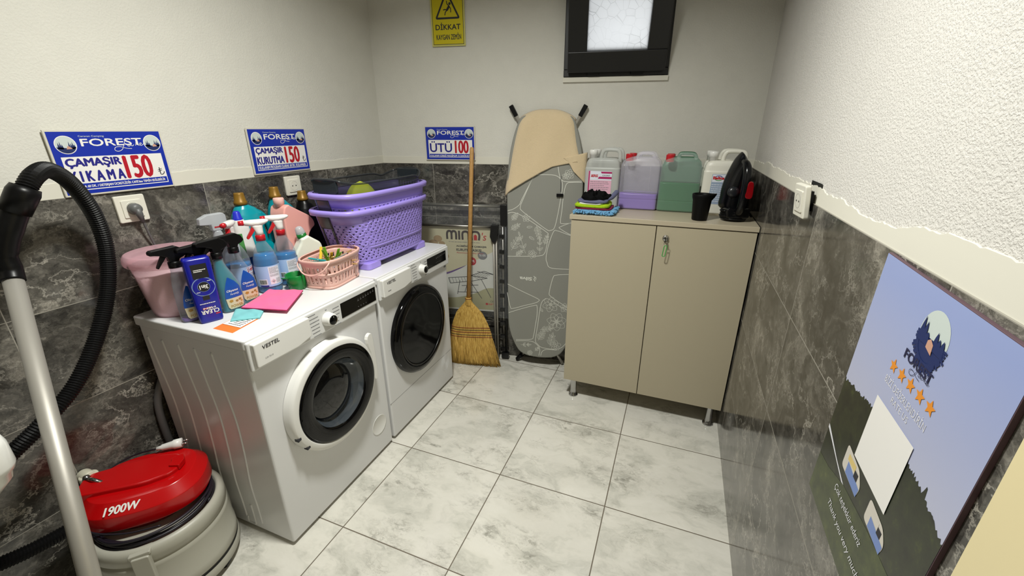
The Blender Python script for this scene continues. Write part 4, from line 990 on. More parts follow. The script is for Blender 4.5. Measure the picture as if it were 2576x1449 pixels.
# clamp on the camera side
ca = math.radians(-44); CD = V((math.cos(ca), math.sin(ca), 0)); CT = V((-CD.y, CD.x, 0))
cf = lambda u, v, w=0: V((VX, VY, 0))+CT*u+Z*v+CD*(.173+w)
b = MB(); b.prism(round_poly([(-.028, .255), (.026, .262), (.026, .274), (-.028, .270)], .004), cf, -.02, .014, m_drumg); b.prism(round_poly([(-.024, .16), (.020, .16), (.022, .262), (-.022, .262)], .006), cf, -.004, .020, m_drumg); b.prism(round_poly([(-.016, .10), (.014, .10), (.020, .165), (-.022, .165)], .006), cf, -.004, .015, m_drumg); b.build('clamp', drum, bevel=.003)
# cord wound round the neck
b = MB(); N = 300; pts = []
for k in range(N):
    a = 2*PI*k/60+.5; pts.append((VX+(.146+.006*math.sin(a*1.7))*math.cos(a), VY+(.146+.006*math.sin(a*1.7))*math.sin(a), .268+.028*k/N+.003*math.sin(a*2.3)))
b.tube(pts, .0046, m_cord, 8); b.build('wound_cord', t)
# red motor head: long oval with a raised ridge
VA = math.radians(45); HX, HY = V((math.cos(VA), math.sin(VA), 0)), V((-math.sin(VA), math.cos(VA), 0))
hv = lambda u, v, z: V((-.362, -.180, 0))+HX*u+HY*v+Z*z
def hring(a, c, z, n=2.5): return [hv(p.x, p.y, z) for p in ring(a, c, n, 0, 0, 0, 60)]
b = MB(); b.loft([hring(.10, .10, .26), hring(.130, .112, .286), hring(.160, .132, .297), hring(.164, .136, .300), hring(.1645, .1365, .302), hring(.163, .135, .349), hring(.1625, .1345, .351), hring(.161, .133, .3525), hring(.1385, .1065, .380), hring(.137, .105, .3815), hring(.135, .103, .382), hring(.10, .08, .3835)], m_vred); head = b.build('motor_head', t)
b = MB(); rg = round_poly([(-.160, -.048), (.02, -.066), (.088, -.048), (.112, 0), (.088, .048), (.02, .066), (-.160, .048)], .02)
b.prism(rg, hv, .356, .3975, m_vred); b.build('raised_ridge', head, bevel=.005, seg=3)
b = MB(); b.prism(round_poly([(.072, -.018), (.104, -.030), (.112, 0), (.104, .030), (.072, .018), (.078, 0)], .006), hv, .386, .405, m_vred); b.build('lid_grip', head, bevel=.002)
sl0, sl1 = hv(-.02, -.1318, .3535), hv(-.02, -.1075, .3785)
TF = Fr(sl0, HX, sl1-sl0)
b = MB(); b.text('1900W', -.048, .007, .040, .030, TF, m_paper, .0012, shear=.25, heavy=.0010); b.build('lettering', head)
b = MB(); TF2 = Fr(hv(.058, .1318, .3535), -HX, hv(.058, .1075, .3785)-hv(.058, .1318, .3535)); b.lines(-.03, .006, .03, .022, 1, TF2, m_paper, .0012, .5, 3); b.build('badge_lettering', head)
# inlet elbow and ball on the wall side
b = MB(); p0 = V((-.505, -.256, .362))
b.cyl(p0-Z*.09, p0+Z*.035, .026, m_knob, r1=.024); b.cyl(p0+V((-.03, 0, .022)), p0+V((.012, 0, .030)), .021, m_knob, r1=.017); kb = b.build('hose_inlet', t, bevel=.003)
b = MB(); b.lathe([(0, -.011), (.007, -.009), (.011, 0), (.007, .009), (0, .011)], m_chrome, c=tuple(p0+V((.014, -.010, .035))), n=20); b.build('steel_ball', kb)
b = MB(); b.tube([p0+V((.02, -.012, .036)), p0+V((.05, -.01, .042)), p0+V((.075, .0, .03))], .006, m_chrome, 10); b.build('steel_bracket', t)
# plug lying on the head, with its lead
q0, q1 = hv(.012, .096, .401), hv(.086, .098, .402)
b = MB(); d = (q1-q0).normalized()
b.tube([q0, q0+d*.012, q0+d*.016, q0+d*.045, q0+d*.05, q0+d*.072], .012, m_wplas, 16, radii=[.0065, .0078, .0105, .0135, .0165, .0165]); pl = b.build('plug', t)
b = MB(); sd = d.cross(Z).normalized()
for sg in (-1, 1): b.cyl(q0+d*.07+sd*.009*sg, q0+d*.09+sd*.009*sg, .0024, m_chrome)
b.build('plug_pins', pl)
b = MB(); b.tube(smooth_path([q0, hv(-.06, .108, .388), hv(-.125, .078, .372), hv(-.168, .0, .345), hv(-.150, -.085, .325), hv(-.10, -.128, .310), hv(-.02, -.150, .296), hv(.06, -.150, .290)], 8), .0028, m_cord, 8); b.build('lead', t)
# wand, handle and hose
w0, w1 = V((-.326, -.283, 1.100)), V((.014, -.470, .487)); dn = (w1-w0).normalized(); w2 = w0+dn*((w0.z-.045)/-dn.z)
b = MB(); b.tube([w0, w2], .0185, m_wand, 24); wand = b.build('wand', t)
b = MB(); hd = V((.9, .36, 0)); hb = V((w2.x, w2.y, 0))
b.prism(round_poly([(-.14, -.035), (.14, -.035), (.14, .03), (.05, .055), (-.05, .055), (-.14, .03)], .02), lambda u, v, w=0: hb+V((.36, -.93, 0))*u*-1*.0+V((.93, .36, 0)).normalized()*u+V((.36, -.93, 0)).normalized()*v+Z*w, .004, .045, m_black); b.build('floor_head', wand, bevel=.01, seg=3)
h0 = w0-dn*-.02; h1 = w0-dn*.02; g0 = V((-.330, -.262, 1.195)); g1 = V((-.316, -.208, 1.292))
b = MB(); b.tube(smooth_path([w0+dn*.012, w0-dn*.015, V((-.337, -.277, 1.15)), g0, V((-.322, -.230, 1.258)), g1], 6), .024, m_black, 20, radii=[.0215]*7+[.0225]*6+[.0245]*6+[.026]*6+[.0265]*6); hdl = b.build('handle', wand)
b = MB(); b.tube([V((-.324, -.236, 1.246)), V((-.3165, -.210, 1.290)), V((-.3145, -.203, 1.302))], .03, m_black, 24, radii=[.029, .0305, .027]); b.build('cuff', hdl)
path = smooth_path([(-.316, -.208, 1.292), (-.330, -.175, 1.325), (-.372, -.128, 1.333), (-.418, -.075, 1.290), (-.452, -.035, 1.195), (-.462, -.032, 1.085), (-.450, -.070, .965), (-.424, -.145, .845), (-.400, -.235, .745), (-.392, -.330, .680), (-.420, -.440, .60), (-.470, -.545, .50), (-.492, -.590, .41), (-.484, -.560, .335), (-.468, -.470, .305), (-.458, -.380, .293), (-.462, -.285, .285), (-.478, -.190, .283), (-.503, -.118, .284)], 24)
b = MB(); L = 0; rad = []
# ribbed hose: resample evenly and alternate the radius
d_ = [0]
for a_, c_ in zip(path, path[1:]): d_.append(d_[-1]+(c_-a_).length)
step = .0034; res = []; j = 0
for k in range(int(d_[-1]/step)):
    s_ = k*step
    while d_[j+1] < s_: j += 1
    res.append(path[j].lerp(path[j+1], (s_-d_[j])/(d_[j+1]-d_[j]+1e-9)))
b.tube(res, .02, m_hose, 20, smooth=False, radii=[.0207 if k % 2 else .0176 for k in range(len(res))]); b.build('hose', t)

# white washbasin at the left edge
m_cer = M('white_ceramic', (226, 226, 222), .2, coat=.3)
t = thing('washbasin', 'white rounded washbasin corner at the left edge, beside the vacuum wand', 'washbasin', (-.33, -.70, .78))
RP = round_poly([(XL+.002, -.96), (-.090, -.96), (-.090, -.452), (XL+.002, -.452)], .05, 8)
PZ = lambda u, v, w=0: V((u, v, w))
b = MB()
def inset(k): cx, cy = -.316, -.706; return [V((cx+(x-cx)*k, cy+(y-cy)*k, 0)) for x, y in RP]
lv = [(.55, .67), (.86, .695), (.955, .730), (.97, .748), (.985, .752), (1.0, .765), (1.0, .812), (.985, .828), (.95, .835), (.86, .833), (.82, .815), (.70, .73), (.3, .705)]
b.loft([[V((max(XL+.002, p.x), p.y, z)) for p in inset(k)] for k, z in lv], m_cer); b.build('basin', t)

# ---------------------------------------------------------------- laundry rack, wrapped, leaning on the back wall
bw = lambda u, z, w: FB(u, z, w)
m_film = clear('clinging_clear_film', (235, 238, 240), .05, .12, .8); m_rackb = M('rack_black_joint', (18, 18, 19), .32)
t = thing('drying_rack', 'folded aluminium drying rack in clear film, leaning on the back wall behind the broom', 'drying rack', bw(.5, 0, .045))
b = MB(); b.tube([bw(.17, 1.007, .050), bw(.745, 1.010, .050)], .0085, m_alu, 12); b.build('top_bar', t)
b = MB(); b.tube([bw(.19, .886, .058), bw(.69, .888, .058)], .0075, m_alu, 12); b.build('middle_bar', t)
for u in (.742, .760):
    b = MB(); b.tube([bw(u, 1.0, .050), bw(u, .03, .050)], .0065, m_rackb if u > .75 else m_alu, 10); b.build('upright', t)
b = MB(); b.prism(round_poly([(.730, .90), (.770, .90), (.770, 1.022), (.730, 1.022)], .008), FB, .040, .066, m_rackb); b.build('corner_joint', t, bevel=.002)
b = MB(); b.prism(round_poly([(.728, .010), (.776, .010), (.776, .05), (.728, .05)], .006), FB, .038, .064, m_rackb); b.build('bottom_joint', t, bevel=.002)
for u in (.690, .706, .196):
    b = MB(); b.tube([bw(u, .90, .070), bw(u, .012, .070)], .0065, m_wand, 10); b.build('leg', t)
b = MB(); b.prism(round_poly([(.670, .835), (.678, .905), (.722, .905), (.716, .835), (.706, .80), (.684, .80)], .005), FB, .058, .086, m_rackb); b.build('leg_joint', t, bevel=.002)
for k in range(9):
    z = .075+.095*k
    b = MB(); b.tube([bw(.19, z, .040), bw(.742, z, .040)], .0035, m_alu, 8); b.build('rail', t)
    b = MB(); b.prism([(.722, z-.011), (.752, z-.011), (.752, z+.011), (.722, z+.011)], FB, .048, .066, m_rackb); b.build('rail_clip', t, bevel=.002)
# printed card inside the film
m_card = M('card_beige', (204, 196, 164), .5); m_cardw = M('card_white', (214, 213, 206), .5); m_purp = M('card_purple', (92, 60, 130), .5); m_choc = M('card_brown_letters', (58, 44, 44), .5); m_olive = M('card_olive', (170, 166, 130), .5); m_stone = M('card_pebbles', (170, 142, 104), .5)
b = MB(); b.prism([(.205, .335), (.684, .335), (.684, .876), (.205, .876)], FB, .044, .0455, m_card); card = b.build('product_card', t)
cf = moved(FB, 0, 0, .0455)
b = MB()
b.poly([(.205, .335), (.684, .335), (.684, .735)]+smooth2([(.684, .735), (.60, .69), (.50, .635), (.36, .572), (.205, .55)], 5)[1:], cf, m_cardw, .0003)
b.poly(smooth2([(.205, .545), (.36, .567), (.46, .61), (.51, .64)], 5)+smooth2([(.51, .64), (.46, .618), (.36, .580), (.205, .562)], 5)[1:], cf, m_purp, .0006)
b.poly(smooth2([(.36, .41), (.45, .42), (.55, .45), (.63, .49), (.684, .495)], 4)+[(.684, .345), (.36, .345)], cf, m_olive, .0006)
for u, v, r in ((.33, .80, .028), (.30, .77, .03), (.355, .77, .02), (.375, .69, .022), (.36, .655, .014)): b.disc(u, v, r, cf, m_stone, .0006, 20, r*.75)
b.disc(.545, .665, .026, cf, m_red, .0008); b.disc(.612, .705, .030, cf, m_gink, .0008, 32, .026)
for (q0, q1) in (((.385, .548), (.530, .565)), ((.395, .512), (.535, .535)), ((.575, .60), (.684, .585)), ((.53, .57), (.62, .605)), ((.52, .53), (.64, .56)), ((.46, .535), (.44, .44)), ((.53, .53), (.60, .42)), ((.6, .55), (.66, .43)), ((.44, .455), (.58, .462)), ((.52, .548), (.49, .46)), ((.385, .548), (.395, .512)), ((.62, .605), (.684, .585)), ((.53, .57), (.64, .56)), ((.47, .50), (.58, .51))):
    b.stroke([q0, q1], .0035, cf, m_ink, .0009)
for k in range(7): b.stroke([(.39+.02*k, .547+.002*k), (.40+.02*k, .514+.003*k)], .002, cf, m_ink, .0009)
for k in range(7): b.stroke([(.54+.013*k, .572+.004*k), (.585+.012*k, .548+.005*k)], .002, cf, m_ink, .0009)
b.build('card_print', card)
b = MB()
# MINAS word mark in rounded block strokes
S = lambda p, m=m_choc, w=.013: b.stroke(smooth2(p, 5), w, cf, m, .0009)
S([(.392, .80), (.392, .835), (.400, .850), (.414, .850), (.420, .838), (.420, .80)]); S([(.420, .838), (.428, .850), (.442, .850), (.449, .838), (.449, .80)])
S([(.469, .80), (.469, .855)]); S([(.490, .80), (.490, .838), (.500, .850), (.518, .850), (.527, .838), (.527, .80)])
S([(.548, .80), (.545, .83), (.555, .850), (.585, .850), (.596, .83), (.592, .80)]); b.prism([(.561, .80), (.581, .80), (.581, .828), (.571, .836), (.561, .828)], cf, .0009, .0011, m_colred)
b.text("'s", .612, .80, .640, .848, cf, m_colred, .0009, shear=.2)
b.lines(.40, .782, .60, .788, 1, cf, m_gink, .0009, .4, 2)
b.text('ALÜMİNYUM ÇAMAŞIR', .447, .752, .640, .768, cf, m_ink, .0009, bold=.03); b.text('KURUTMA ASKISI', .447, .728, .606, .744, cf, m_ink, .0009, bold=.03); b.text('Aluminium Laundry Dryer', .447, .710, .620, .722, cf, m_colred, .0009)
b.text('2', .526, .656, .540, .680, cf, m_paper, .0011, bold=.03); b.text('YIL', .542, .660, .562, .674, cf, m_paper, .0011, bold=.02); b.text('%100', .592, .700, .632, .714, cf, m_paper, .0011); b.text('CE', .655, .398, .676, .410, cf, m_ink, .0009)
b.rect(.625, .378, .640, .392, cf, m_colred, .0009); b.lines(.643, .378, .678, .392, 2, cf, m_colred, .0009)
b.build('card_lettering', card)
b = MB(); rd = random.Random(4)
def film(a, c): u, z = .18+.602*a, .30+.722*c; return bw(u, z, .0600+.0016*math.sin(40*c+6*a)*math.sin(9*a)+.0010*math.sin(95*c))
b.grid(film, 30, 60, m_film); b.build('film', t)

# ---------------------------------------------------------------- broom
m_wood = M('broom_handle_wood', (186, 142, 84), .55, var=.12)
def straw():
    t = NT('broom_straw'); o = t.obj(); w = t.noise(t.vmath('MULTIPLY', o, (1, 1, .05)), 260, 3, .6)
    t.link(t.ramp(w.outputs[0], [(.3, (140, 104, 40)), (.5, (196, 156, 74)), (.7, (222, 188, 106))]), t.b.inputs['Base Color']); t.b.inputs['Roughness'].default_value = .7
    t.bump(w.outputs[0], .6, .003); return t.m
m_straw = straw(); m_twr = M('red_twine', (120, 40, 30), .7); m_twg = M('dark_twine', (70, 62, 40), .7)
t = thing('broom', 'straw broom with a wooden handle standing against the wrapped drying rack', 'broom', bw(.57, 0, .12))
b = MB(); b.tube([bw(.536, .42, .128), bw(.567, 1.325, .043), bw(.5673, 1.336, .042)], .0125, m_wood, 16, radii=[.0135, .0120, .0085]); b.build('handle', t)
# the brush leans and fans to the right
tab = [(0, .158, .322, .578, .030), (.05, .156, .300, .560, .034), (.13, .150, .286, .552, .036), (.22, .144, .268, .549, .037), (.30, .140, .222, .545, .037), (.36, .136, .165, .541, .034), (.40, .133, .095, .539, .028), (.425, .131, .048, .537, .022), (.435, .130, .036, .537, .020)]
def brush(z): w, width, u, th = interp(tab, z); return w, width/2, u, th/2
b = MB(); R = []
for k in range(34):
    z = .012+.420*k/33; w, hw, u, th = brush(z); row = []
    for q in range(72):
        a = 2*PI*q/72; j = 1+.035*math.sin(q*7.3+1.3*math.sin(k*.4))*(1-k/40)
        row.append(bw(u+hw*math.cos(a)*j, z+(.010*math.cos(a) if k == 0 else 0), w+th*math.sin(a)*j*1.0))
    R.append(row)
b.loft(R, m_straw)
rd = random.Random(11)
for k in range(420):
    a = rd.uniform(-1, 1); zt = rd.uniform(.06, .26); w, hw, u, th = brush(zt); w0, hw0, u0, th0 = brush(0)
    c = rd.choice([-1, 1]); e = (1-a*a)**.5
    p = bw(u+hw*a*1.0, zt, w+th*e*c); q = bw(u0+hw0*(a*1.02+rd.uniform(-.03, .03)), max(.001, rd.uniform(-.004, .016)), w0+th0*e*c*1.05+rd.uniform(-.003, .003))
    b.tube([p, p.lerp(q, .5)+FB.n*c*.001, q], .0011, m_straw, 4)
br = b.build('bristles', t); br['kind'] = 'stuff'
for i, z in enumerate((.262, .247, .232, .214, .200)):
    b = MB(); w, hw, u, th = brush(z); b.tube([bw(u+hw*1.015*math.cos(2*PI*q/60), z+.004*math.sin(2*PI*q/60*2), w+th*1.06*math.sin(2*PI*q/60)) for q in range(60)], .0017, m_twr if i % 2 == 0 else m_twg, 6, closed=True); b.build('stitching', t)
b = MB(); R = []
for z in (.405, .41, .45, .456): 
    w, hw, u, th = brush(min(z, .433)); k = 1.06 if z < .42 else .95; hw = min(hw, .021)*k; R.append([bw(u+hw*math.cos(2*PI*q/30)*1.0, z, .131+.018*math.sin(2*PI*q/30)) for q in range(30)])
b.loft(R, m_straw); b.build('binding', t)
b = MB(); b.tube([bw(.5375+.0205*math.cos(2*PI*q/30), .452, .131+.0185*math.sin(2*PI*q/30)) for q in range(30)], .0016, m_twr, 6, closed=True); b.build('binding_twine', t)

# ---------------------------------------------------------------- ironing board with towel
m_ib = M('grey_board_cover', (140, 140, 132), .8, bump=(700, .25, .0008)); m_ibl = M('board_white_print', (214, 214, 204), .75)
UPB = (Z-FB.n*.0533).normalized(); IB = Fr(FB(.985, 0, .120), BD, UPB)
t = thing('ironing_board', 'grey patterned ironing board standing upright against the back wall', 'ironing board', FB(.985, 0, .10))
half = [(0, .070), (-.068, .076), (-.110, .092), (-.140, .118), (-.172, .180), (-.193, .245), (-.203, .324), (-.208, .6), (-.211, .92), (-.214, 1.12), (-.20, 1.30), (-.165, 1.44), (-.125, 1.50), (0, 1.515)]
out = smooth2(half, 5); out = out+[(-u, v) for u, v in out[::-1][1:-1]]
out = out[::-1]
b = MB(); b.prism(out, IB, -.030, 0, m_ib, True); board = b.build('board', t, bevel=.008, seg=3)
b = MB(); PB = []
def cell(pts, closed=False, r=.03):
    q = [(u-.985, v) for u, v in pts]
    b.stroke(smooth2(q, 5, closed), .0032, IB, m_ibl, .0006)
cell([(.776, .992), (.801, .998), (.829, 1.014), (.848, 1.033), (.859, 1.06), (.93, 1.20)]); cell([(.944, 1.20), (.926, 1.192), (.866, 1.06), (.850, 1.015), (.86, .993), (.93, .942), (1.005, .891), (1.028, .887), (1.05, .904), (1.066, .98), (1.078, 1.066), (1.086, 1.131), (1.077, 1.169), (1.039, 1.194), (.944, 1.195)])
cell([(.777, .976), (.813, .982), (.876, .957), (1.0, .880), (1.015, .857), (1.008, .791), (.998, .752), (.975, .735), (.9, .728), (.777, .722)])
cell([(1.19, .850), (1.131, .866), (1.067, .886), (1.045, .879), (1.02, .803), (1.008, .732), (1.014, .696), (1.043, .663), (1.19, .664)])
cell([(.778, .548), (.87, .507), (.966, .466), (.971, .452), (.947, .437), (.88, .415), (.816, .393), (.796, .4), (.776, .494)])
cell([(.786, .362), (.86, .392), (.947, .422), (.962, .418), (.964, .366), (.955, .29), (.945, .218), (.93, .194), (.834, .183)])
cell([(1.18, .390), (1.10, .428), (1.036, .467), (1.012, .468), (.991, .446), (.98, .393), (.969, .29), (.958, .192), (.971, .166), (1.007, .142), (1.104, .145), (1.150, .19), (1.18, .26)])
cell([(1.19, .632), (1.131, .63), (1.073, .622), (1.053, .606), (1.034, .512), (1.043, .488), (1.09, .457), (1.18, .405)])
cell([(.834, .174), (.928, .181), (.966, .162), (.987, .131), (.983, .085)]); cell([(.994, .086), (1.003, .116), (1.03, .133), (1.093, .134)])
cell([(1.057, 1.24), (1.065, 1.20), (1.077, 1.173), (1.104, 1.161), (1.190, 1.165)]); cell([(1.19, 1.158), (1.139, 1.157), (1.107, 1.148), (1.094, 1.088), (1.088, 1.0), (1.083, .944), (1.095, .928), (1.19, .940)]); cell([(1.19, .95), (1.13, .930), (1.084, .91), (1.08, .901), (1.131, .872), (1.19, .852)])
b.build('line_print', board)
b = MB(); rd = random.Random(3)
def leaf(u, v, l, a, f=.36):
    c, s_ = math.cos(a), math.sin(a); q = [(0, 0), (l*.3, l*f*.5), (l*.7, l*f*.42), (l, 0), (l*.7, -l*f*.42), (l*.3, -l*f*.5)]
    P = [(u-.985+x*c-y*s_, v+x*s_+y*c) for x, y in smooth2(q, 3, True)]
    b.stroke(P, .0016, IB, m_ibl, .0006, True); b.stroke([(u-.985, v), (u-.985+l*.7*c, v+l*.7*s_)], .0012, IB, m_ibl, .0006)
def sprig(u, v, l, a, n=4, ls=.03):
    c, s_ = math.cos(a), math.sin(a); b.stroke([(u-.985, v), (u-.985+l*c, v+l*s_)], .0016, IB, m_ibl, .0006)
    for k in range(n):
        f = (k+.6)/n
        for sg in (-1, 1): leaf(u+l*f*c, v+l*f*s_, ls*(1.1-.4*f), a+sg*.75)
    leaf(u+l*c, v+l*s_, ls*.8, a)
def flower(u, v, r, n=6):
    for k in range(n): leaf(u, v, r, 2*PI*k/n+.3, .75)
    b.stroke([(u-.985+r*.2*math.cos(2*PI*k/10), v+r*.2*math.sin(2*PI*k/10)) for k in range(10)], .0016, IB, m_ibl, .0006, True)
sprig(.800, .935, .04, .9, 3, .024); sprig(.795, .88, .05, .6, 3, .024); sprig(.945, .915, .075, -1.3, 4, .028); sprig(.80, .76, .075, 1.05, 3, .034); leaf(.89, .90, .032, .1); leaf(.905, .845, .034, -.5); sprig(.885, .745, .11, 1.9, 2, .03); sprig(.97, .745, .07, 1.6, 2, .026); sprig(.825, .725, .045, .7, 3, .022); flower(.925, .742, .026); flower(.885, .953, .024, 5); sprig(.995, .80, .05, 1.3, 3, .022)
flower(1.045, .435, .05, 6); flower(1.085, .325, .06, 7); flower(1.13, .42, .03, 5); sprig(.985, .265, .06, .15, 3, .028); sprig(.975, .19, .055, 1.1, 3, .034); sprig(1.05, .155, .07, 1.4, 3, .036); flower(1.085, .165, .035, 5); leaf(.998, .385, .03, 2.2); leaf(1.04, .27, .05, 1.0)
sprig(.865, .15, .05, .1, 2, .022); flower(.925, .10, .018, 6); sprig(.955, .115, .03, .8, 2, .018); flower(1.12, 1.20, .028, 6); flower(1.10, 1.19, .018, 5)
b.build('floral_print', board)
b = MB(); b.text('Silva', .852-.985, .578, .927-.985, .600, IB, m_ibl, .0007, bold=.03, flip=True); 
b.stroke(smooth2([(-.048, .608), (-.040, .598), (-.046, .588), (-.038, .575)], 5), .004, IB, m_ibl, .0007); b.stroke(smooth2([(-.038, .604), (-.033, .594), (-.038, .584)], 5), .003, IB, m_ibl, .0007)
b.build('lettering', board)
b = MB(); b.stroke([(.090, 1.19), (.092, 1.105)], .0028, IB, m_ink, .0018); b.prism(round_poly([(.070, 1.078), (.108, 1.078), (.108, 1.096), (.070, 1.096)], .002), IB, .0004, .012, m_black); b.build('cable_clip', t, bevel=.001)
for (u0, z0, u1, z1) in ((-.198, 1.550, -.105, 1.385), (.205, 1.548, .110, 1.375)):
    d = V((u1-u0, z1-z0, 0)).normalized(); nrm = V((-d.y, d.x, 0)); g = lambda a, c: (u0+d.x*a+nrm.x*c, z0+d.y*a+nrm.y*c)
    L_ = math.hypot(u1-u0, z1-z0)
    b = MB(); b.prism([g(.05, -.0085), g(L_, -.0085), g(L_, .0085), g(.05, .0085)], lambda u, v, w=0: FB(.985+u, v, .008+w), 0, .016, m_alu); lg = b.build('leg', t, bevel=.003)
    b = MB(); b.prism([g(0, -.012), g(.062, -.011), g(.062, .011), g(0, .012)], lambda u, v, w=0: FB(.985+u, v, .004+w), 0, .024, m_black); b.build('leg_cap', lg, bevel=.003)
b = MB(); b.tube([FB(.94, .18, .055), FB(.850, .022, .060)], .009, m_alu, 12); lg = b.build('leg', t)
b = MB(); b.tube([FB(.866, .052, .059), FB(.832, .012, .061)], .0135, m_black, 14); b.build('leg_cap', lg)
b = MB(); b.tube([FB(1.03, .18, .055), FB(1.13, .012, .060)], .009, m_alu, 12); b.build('leg', t)
# towel
m_towel = M('beige_towel', (226, 204, 166), .95, bump=(330, .9, .004), sheen=.4)
t = thing('towel', 'beige towel draped over the top of the ironing board', 'towel', IB(0, 1.3, .01))
b = MB()
BOT = [(0, 1.072), (.05, 1.098), (.11, 1.118), (.25, 1.158), (.45, 1.208), (.60, 1.238), (.80, 1.254), (.93, 1.264), (1.0, 1.262)]
def tw(a, c):
    zb = interp(BOT, a)[0]; zt = 1.532-.045*abs(2*a-1)**3
    v = zt+(zb-zt)*c
    L = interp([(1.05, -.228), (1.12, -.224), (1.3, -.190), (1.5, -.150), (1.55, -.12)], v)[0]; Rr = interp([(1.1, .222), (1.15, .219), (1.3, .186), (1.5, .150), (1.55, .12)], v)[0]
    u = L+(Rr-L)*a
    e = min(a, 1-a); w = .010+.005*math.sin(3.3*a*2+1.2)*c+.004*math.sin(11*a+2)*c*c+.003*math.sin(5*c+9*a)
    w -= .030*math.exp(-e*26)
    w -= .030*math.exp(-c*16)
    return IB(u, v, max(w, -.030))
b.grid(tw, 48, 48, m_towel); tow = b.build('towel_cloth', t, solid=.006, subsurf=0)
b = MB()
def flap(a, c):
    v0, v1 = 1.30, (1.262, 1.216)[0]
    top = V((.10+.125*a, 1.285+.03*a, 0)); bot = V((.135+.09*a, 1.262-.046*min(1, a*4) if a < .25 else 1.216-.066*(a-.25)/.75, 0))
    p = top.lerp(bot, c); e = 1-a
    return IB(p.x, p.y, .006+.004*math.sin(5*a)-.02*math.exp(-e*18))
b.grid(flap, 24, 16, m_towel); b.build('towel_flap', t, solid=.006)

# ---------------------------------------------------------------- cabinet
m_beige = M('beige_laminate', (176, 166, 142), .42); m_bedge = M('beige_laminate_top', (182, 171, 148), .35); m_gap = M('cabinet_inside', (40, 36, 30), .8)
CT = 1.0435
t = thing('cabinet', 'beige two-door cabinet on metal feet in the right corner', 'cabinet', (1.07, 1.45, 0))
b = MB(); b.box((.676, 1.277, .122), (1.470, 1.652, CT-.0225), m_beige); b.build('carcass', t)
b = MB(); b.box((.664, 1.252, CT-.022), (1.4775, 1.657, CT), m_bedge); b.build('top', t, bevel=.0015)
b = MB(); b.box((.672, 1.257, .118), (1.0665, 1.275, CT-.026), m_beige); b.build('door', t, bevel=.001)
b = MB(); b.box((1.0705, 1.257, .118), (1.4735, 1.275, CT-.026), m_beige); d2 = b.build('door', t, bevel=.001)
kf = lambda p, q, h: V((1.113+p, 1.257-h, .965+q))
b = MB(); b.lathe([(.0145, .0), (.0145, .003), (.0115, .005), (.0115, .012), (.010, .013)], m_chrome, fr=kf, n=28); lk = b.build('lock', d2)
b = MB(); b.prism([(-.0016, -.012), (.0016, -.012), (.0016, .012), (-.0016, .012)], lambda u, v, w=0: kf(u, v, .013+w), 0, .012, m_chrome); b.prism(round_poly([(-.010, -.012), (.010, -.012), (.010, .010), (-.010, .010)], .006), lambda u, v, w=0: kf(u*.2, v, .020+w), 0, .014, m_rackb); b.build('key', lk)
b = MB(); b.tube([kf(.004+.008*math.cos(2*PI*k/20), -.019+.008*math.sin(2*PI*k/20), .030) for k in range(20)], .0011, m_chrome, 6, closed=True); b.build('key_ring', lk)
m_gtag = M('green_key_tag', (52, 156, 66), .35)
b = MB(); b.tube([kf(x, z, .030) for x, z in round_poly([(-.001, -.028), (.011, -.027), (.006, -.078), (-.006, -.078)], .006)], .0018, m_gtag, 8, closed=True); b.build('green_tag', lk)
for x, y in ((.722, 1.30), (1.432, 1.30), (.722, 1.61), (1.432, 1.61)):
    b = MB(); b.lathe([(.026, 0), (.026, .006), (.019, .012), (.0165, .03), (.0165, .105), (.021, .121)], m_chrome, c=(x, y, 0), n=28); b.build('leg', t)

# ---------------------------------------------------------------- jerrycans on the cabinet
m_can = clear('milky_canister', (214, 216, 212), .50, .35); m_canl = clear('lilac_tinted_canister', (236, 234, 244), .20, .3, tint=.2, edge=.2); m_cang = clear('green_tinted_canister', (226, 240, 234), .16, .3, tint=.2, edge=.2)
m_pl5 = M('lilac_liquid', (118, 78, 186), .3); m_gl5 = M('green_liquid', (0, 96, 44), .25, spec=.2); m_cl5 = M('cloudy_liquid', (196, 198, 194), .5)
m_wcan = M('white_canister', (222, 220, 208), .4); m_pinklab = M('pink_label', (226, 176, 196), .5); m_mag = M('magenta_print', (170, 30, 96), .5); m_bluel = M('label_grey_blue', (150, 166, 190), .5)
JT = CT+.0005
def canister_round(label, x, y, m, liq=None, m_l=None, a=.094, b_=.041, capm=m_wplas, H=.292):
    t = thing('canister', label, 'canister', (x, y, JT), 0, 'canisters on the cabinet')
    T = Body([(0, a-.008, b_-.006, 6, 0), (.008, a, b_, 6, 0), (.198, a, b_, 6, 0), (.201, a-.002, b_-.0015, 6, 0), (.224, a-.005, b_-.003, 5.5, 0), (.238, a-.011, b_-.006, 5, 0), (.246, a-.024, b_-.013, 4.5, 0), (.248, a-.04, b_-.022, 4, 0)])
    b = MB(); b.loft(T.rings(0, .248, N=56), m); b.build('body', t, True)
    if liq: b = MB(); b.loft(T.rings(.003, liq, .0025, N=48), m_l); b.build('liquid', t, True)
    b = MB(); b.tube(smooth_path([(-.014, 0, .236), (-.012, 0, .262), (-.004, 0, .281), (.012, 0, .288), (.058, 0, .287), (.074, 0, .280), (.080, 0, .262), (.081, 0, .228)], 5), .0095, m, 14); b.build('handle', t, True)
    b = MB(); b.lathe([(.019, .240), (.019, .262), (.0215, .263), (.0215, .284), (.019, .287)], capm, c=(-a+.034, 0, 0), n=30); b.build('cap', t, True)
    return t, T
